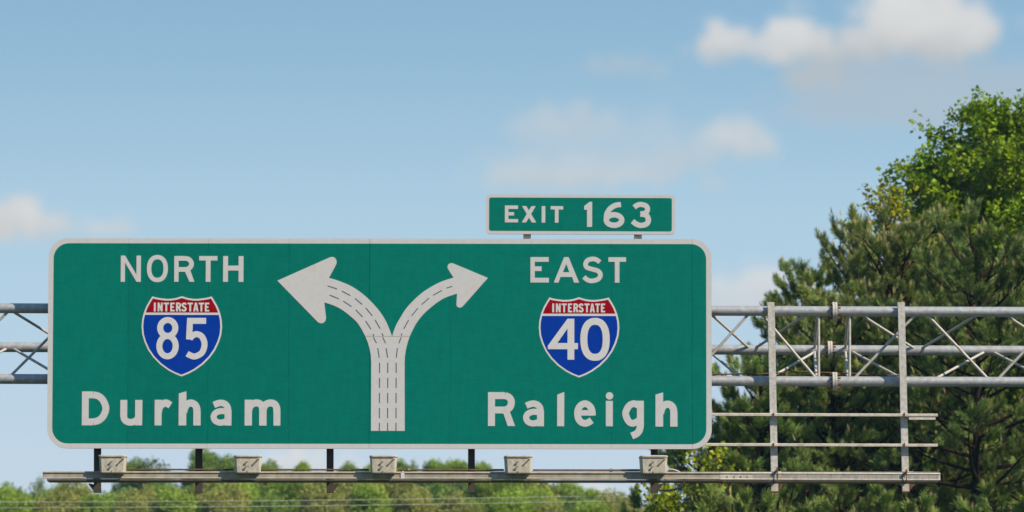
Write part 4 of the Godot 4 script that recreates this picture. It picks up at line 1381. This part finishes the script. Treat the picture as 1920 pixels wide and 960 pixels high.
func draw_near_trees():
	tufts = [tuft_mesh(11), tuft_mesh(12), tuft_mesh(13)]
	candle = candle_mesh()
	var c := Shape.new()
	c.tube(PackedVector3Array([Vector3(0, -0.07, 0), Vector3(0, -0.02, 0), Vector3(0, 0.07, 0)]), PackedFloat32Array([0.02, 0.05, 0.01]), 7)
	cone = c.mesh()
	var foot := func(x: float, z: float) -> Vector3:
		var p := at(x, 900, z)
		return Vector3(p.x, 0, z)
	var top := func(y: float, z: float) -> float:
		return at(960, y, z).y
	pine("pine_tree", "tall broad pine with many pale new shoots, its crown sloping down towards the sign", foot.call(1668, -62.0), top.call(392, -62.0) - 0.45, 4.0, 5.5, 5, {"candles": 0.55, "girth": 0.22, "power": 0.58, "gap": 0.072})
	pine("pine_tree", "dark full pine below the bright leafy tree, trunk and limbs showing low down", foot.call(1838, -56.0), top.call(428, -56.0), 8.6, 3.1, 9, {"candles": 0.25, "girth": 0.26, "power": 0.42, "gap": 0.085, "tone": Color(0.72, 0.82, 0.78)})
	pine("pine_tree", "leaning pine with a forked dark trunk between the outer bare hanger and the dark pine", foot.call(1800, -59.0), top.call(560, -59.0), 7.5, 2.3, 14, {"lean": Vector3(-0.045, 0, 0), "candles": 0.2, "tone": Color(0.9, 0.95, 0.85)})
	pine("pine_tree", "round topped pine between the two bare hangers, behind the rails", foot.call(1560, -58.0), top.call(545, -58.0), 3.5, 3.4, 22, {"candles": 0.3, "power": 0.6})
	pine("pine_tree", "shorter pine beside the sign edge, close to the inner bare hanger", foot.call(1425, -57.0), top.call(660, -57.0), 2.5, 2.7, 31, {"candles": 0.15, "power": 0.5, "gap": 0.10, "tone": Color(0.95, 1.05, 0.95)})
	pine("pine_tree", "low pine just under the rounded lower corner of the sign", foot.call(1310, -60.0), top.call(815, -60.0), 2.5, 2.6, 37, {"candles": 0.1, "power": 0.4, "gap": 0.10, "tone": Color(0.9, 1.0, 0.9)})
	pine("pine_tree", "pine at the picture edge beside the dark trunk", foot.call(1985, -60.0), top.call(470, -60.0), 6.0, 3.0, 44, {"candles": 0.25, "power": 0.5})
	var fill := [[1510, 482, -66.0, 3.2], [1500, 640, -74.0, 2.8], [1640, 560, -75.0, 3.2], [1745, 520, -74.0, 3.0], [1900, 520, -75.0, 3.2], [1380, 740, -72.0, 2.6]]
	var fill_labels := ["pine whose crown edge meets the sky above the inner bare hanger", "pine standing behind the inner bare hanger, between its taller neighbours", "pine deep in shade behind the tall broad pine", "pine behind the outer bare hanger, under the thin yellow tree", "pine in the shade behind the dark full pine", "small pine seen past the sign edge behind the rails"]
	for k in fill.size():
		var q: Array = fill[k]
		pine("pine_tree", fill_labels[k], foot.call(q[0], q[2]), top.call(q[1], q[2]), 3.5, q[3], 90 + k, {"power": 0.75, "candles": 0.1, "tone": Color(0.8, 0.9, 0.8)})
	# low growth under the pines
	var low := [[1270, 925, -52.0, 1.9], [1365, 905, -50.0, 2.0], [1470, 890, -51.0, 2.2], [1590, 900, -50.0, 2.2], [1690, 912, -49.0, 2.0], [1770, 928, -49.0, 1.9], [1890, 930, -48.0, 2.1]]
	var low_labels := ["young pine at the foot of the trees by the black conduit loop", "young pine low under the pale catwalk end, next to the sign", "young pine below the inner bare hanger foot", "young pine below the middle of the pale catwalk end", "young pine below the outer bare hanger foot", "young pine beyond the free catwalk end, left of the dark trunk".replace("left of", "short of"), "young pine in front of the dark trunk"]
	for k in low.size():
		var q: Array = low[k]
		pine("young_pine", low_labels[k], foot.call(q[0], q[2]), top.call(q[1], q[2]), 2.0, q[3], 60 + k, {"candles": 0.12, "power": 0.5, "girth": 0.12, "group": "young pines under the tall ones", "gap": 0.15, "tone": Color(1.0, 1.05, 0.9) if k % 2 else Color(0.85, 0.95, 0.85)})
	leafy_tree("broadleaf_tree", "bright green leafy tree, tallest of all, rising behind the dark pine", foot.call(1868, -70.0), top.call(190, -70.0) - 0.5, 7.0, 4.6, 3, {"density": 1.2, "gap": 0.07})
	leafy_tree("broadleaf_tree", "bright green leafy tree at the picture edge beside the tallest one", foot.call(1960, -71.0), top.call(235, -71.0) - 0.7, 7.0, 4.4, 6, {"density": 1.2, "gap": 0.08})
	leafy_tree("broadleaf_tree", "lower bright green leafy tree filling the slope between the tallest tree and the tall pine", foot.call(1765, -72.0), top.call(285, -72.0) - 0.4, 7.0, 3.6, 17, {"density": 1.2, "gap": 0.08})
	leafy_tree("broadleaf_tree", "thin young tree with sparse reddish-yellow leaves at the tip of the tall pine", foot.call(1672, -68.0), top.call(335, -69.0) - 0.3, 9.0, 2.0, 8, {"density": 0.5, "tone": Color(1.45, 0.95, 0.8), "lean": Vector3(-0.012, 0, 0)})
	leafy_tree("leafy_shrub", "yellow-green leafy shrub seen under the lower corner of the sign", foot.call(1345, -55.0), top.call(850, -55.0), 5.5, 1.2, 12, {"density": 0.7, "tone": Color(1.15, 0.92, 0.9)})
	leafy_tree("leafy_shrub", "leafy green shrub below the black conduit loop", foot.call(1262, -46.0), top.call(915, -46.0), 4.5, 0.9, 13, {"density": 0.9, "tone": Color(1.15, 0.95, 0.9)})

func draw_ground():
	var s := Shape.new()
	s.quad(Vector3(-900, 0, 900), Vector3(900, 0, 900), Vector3(900, 0, -900), Vector3(-900, 0, -900))
	tag(part("ground", s.mesh(), mats["grass_ground"], self), "", "", "", "structure")
	s = Shape.new()
	s.quad(Vector3(-14, 0.004, 600), Vector3(17, 0.004, 600), Vector3(17, 0.004, -35), Vector3(-14, 0.004, -35))
	tag(part("road", s.mesh(), mats["asphalt"], self), "", "", "", "structure")

func _ready():
	make_light_and_camera()
	make_materials()
	draw_ground()
	draw_truss()
	draw_main_sign()
	draw_exit_sign()
	draw_posts()
	draw_rails()
	draw_catwalk()
	draw_lamps()
	draw_pipes()
	draw_near_trees()
	draw_far_trees()
	draw_power_lines()
	for k in far_protos:
		far_protos[k].free()
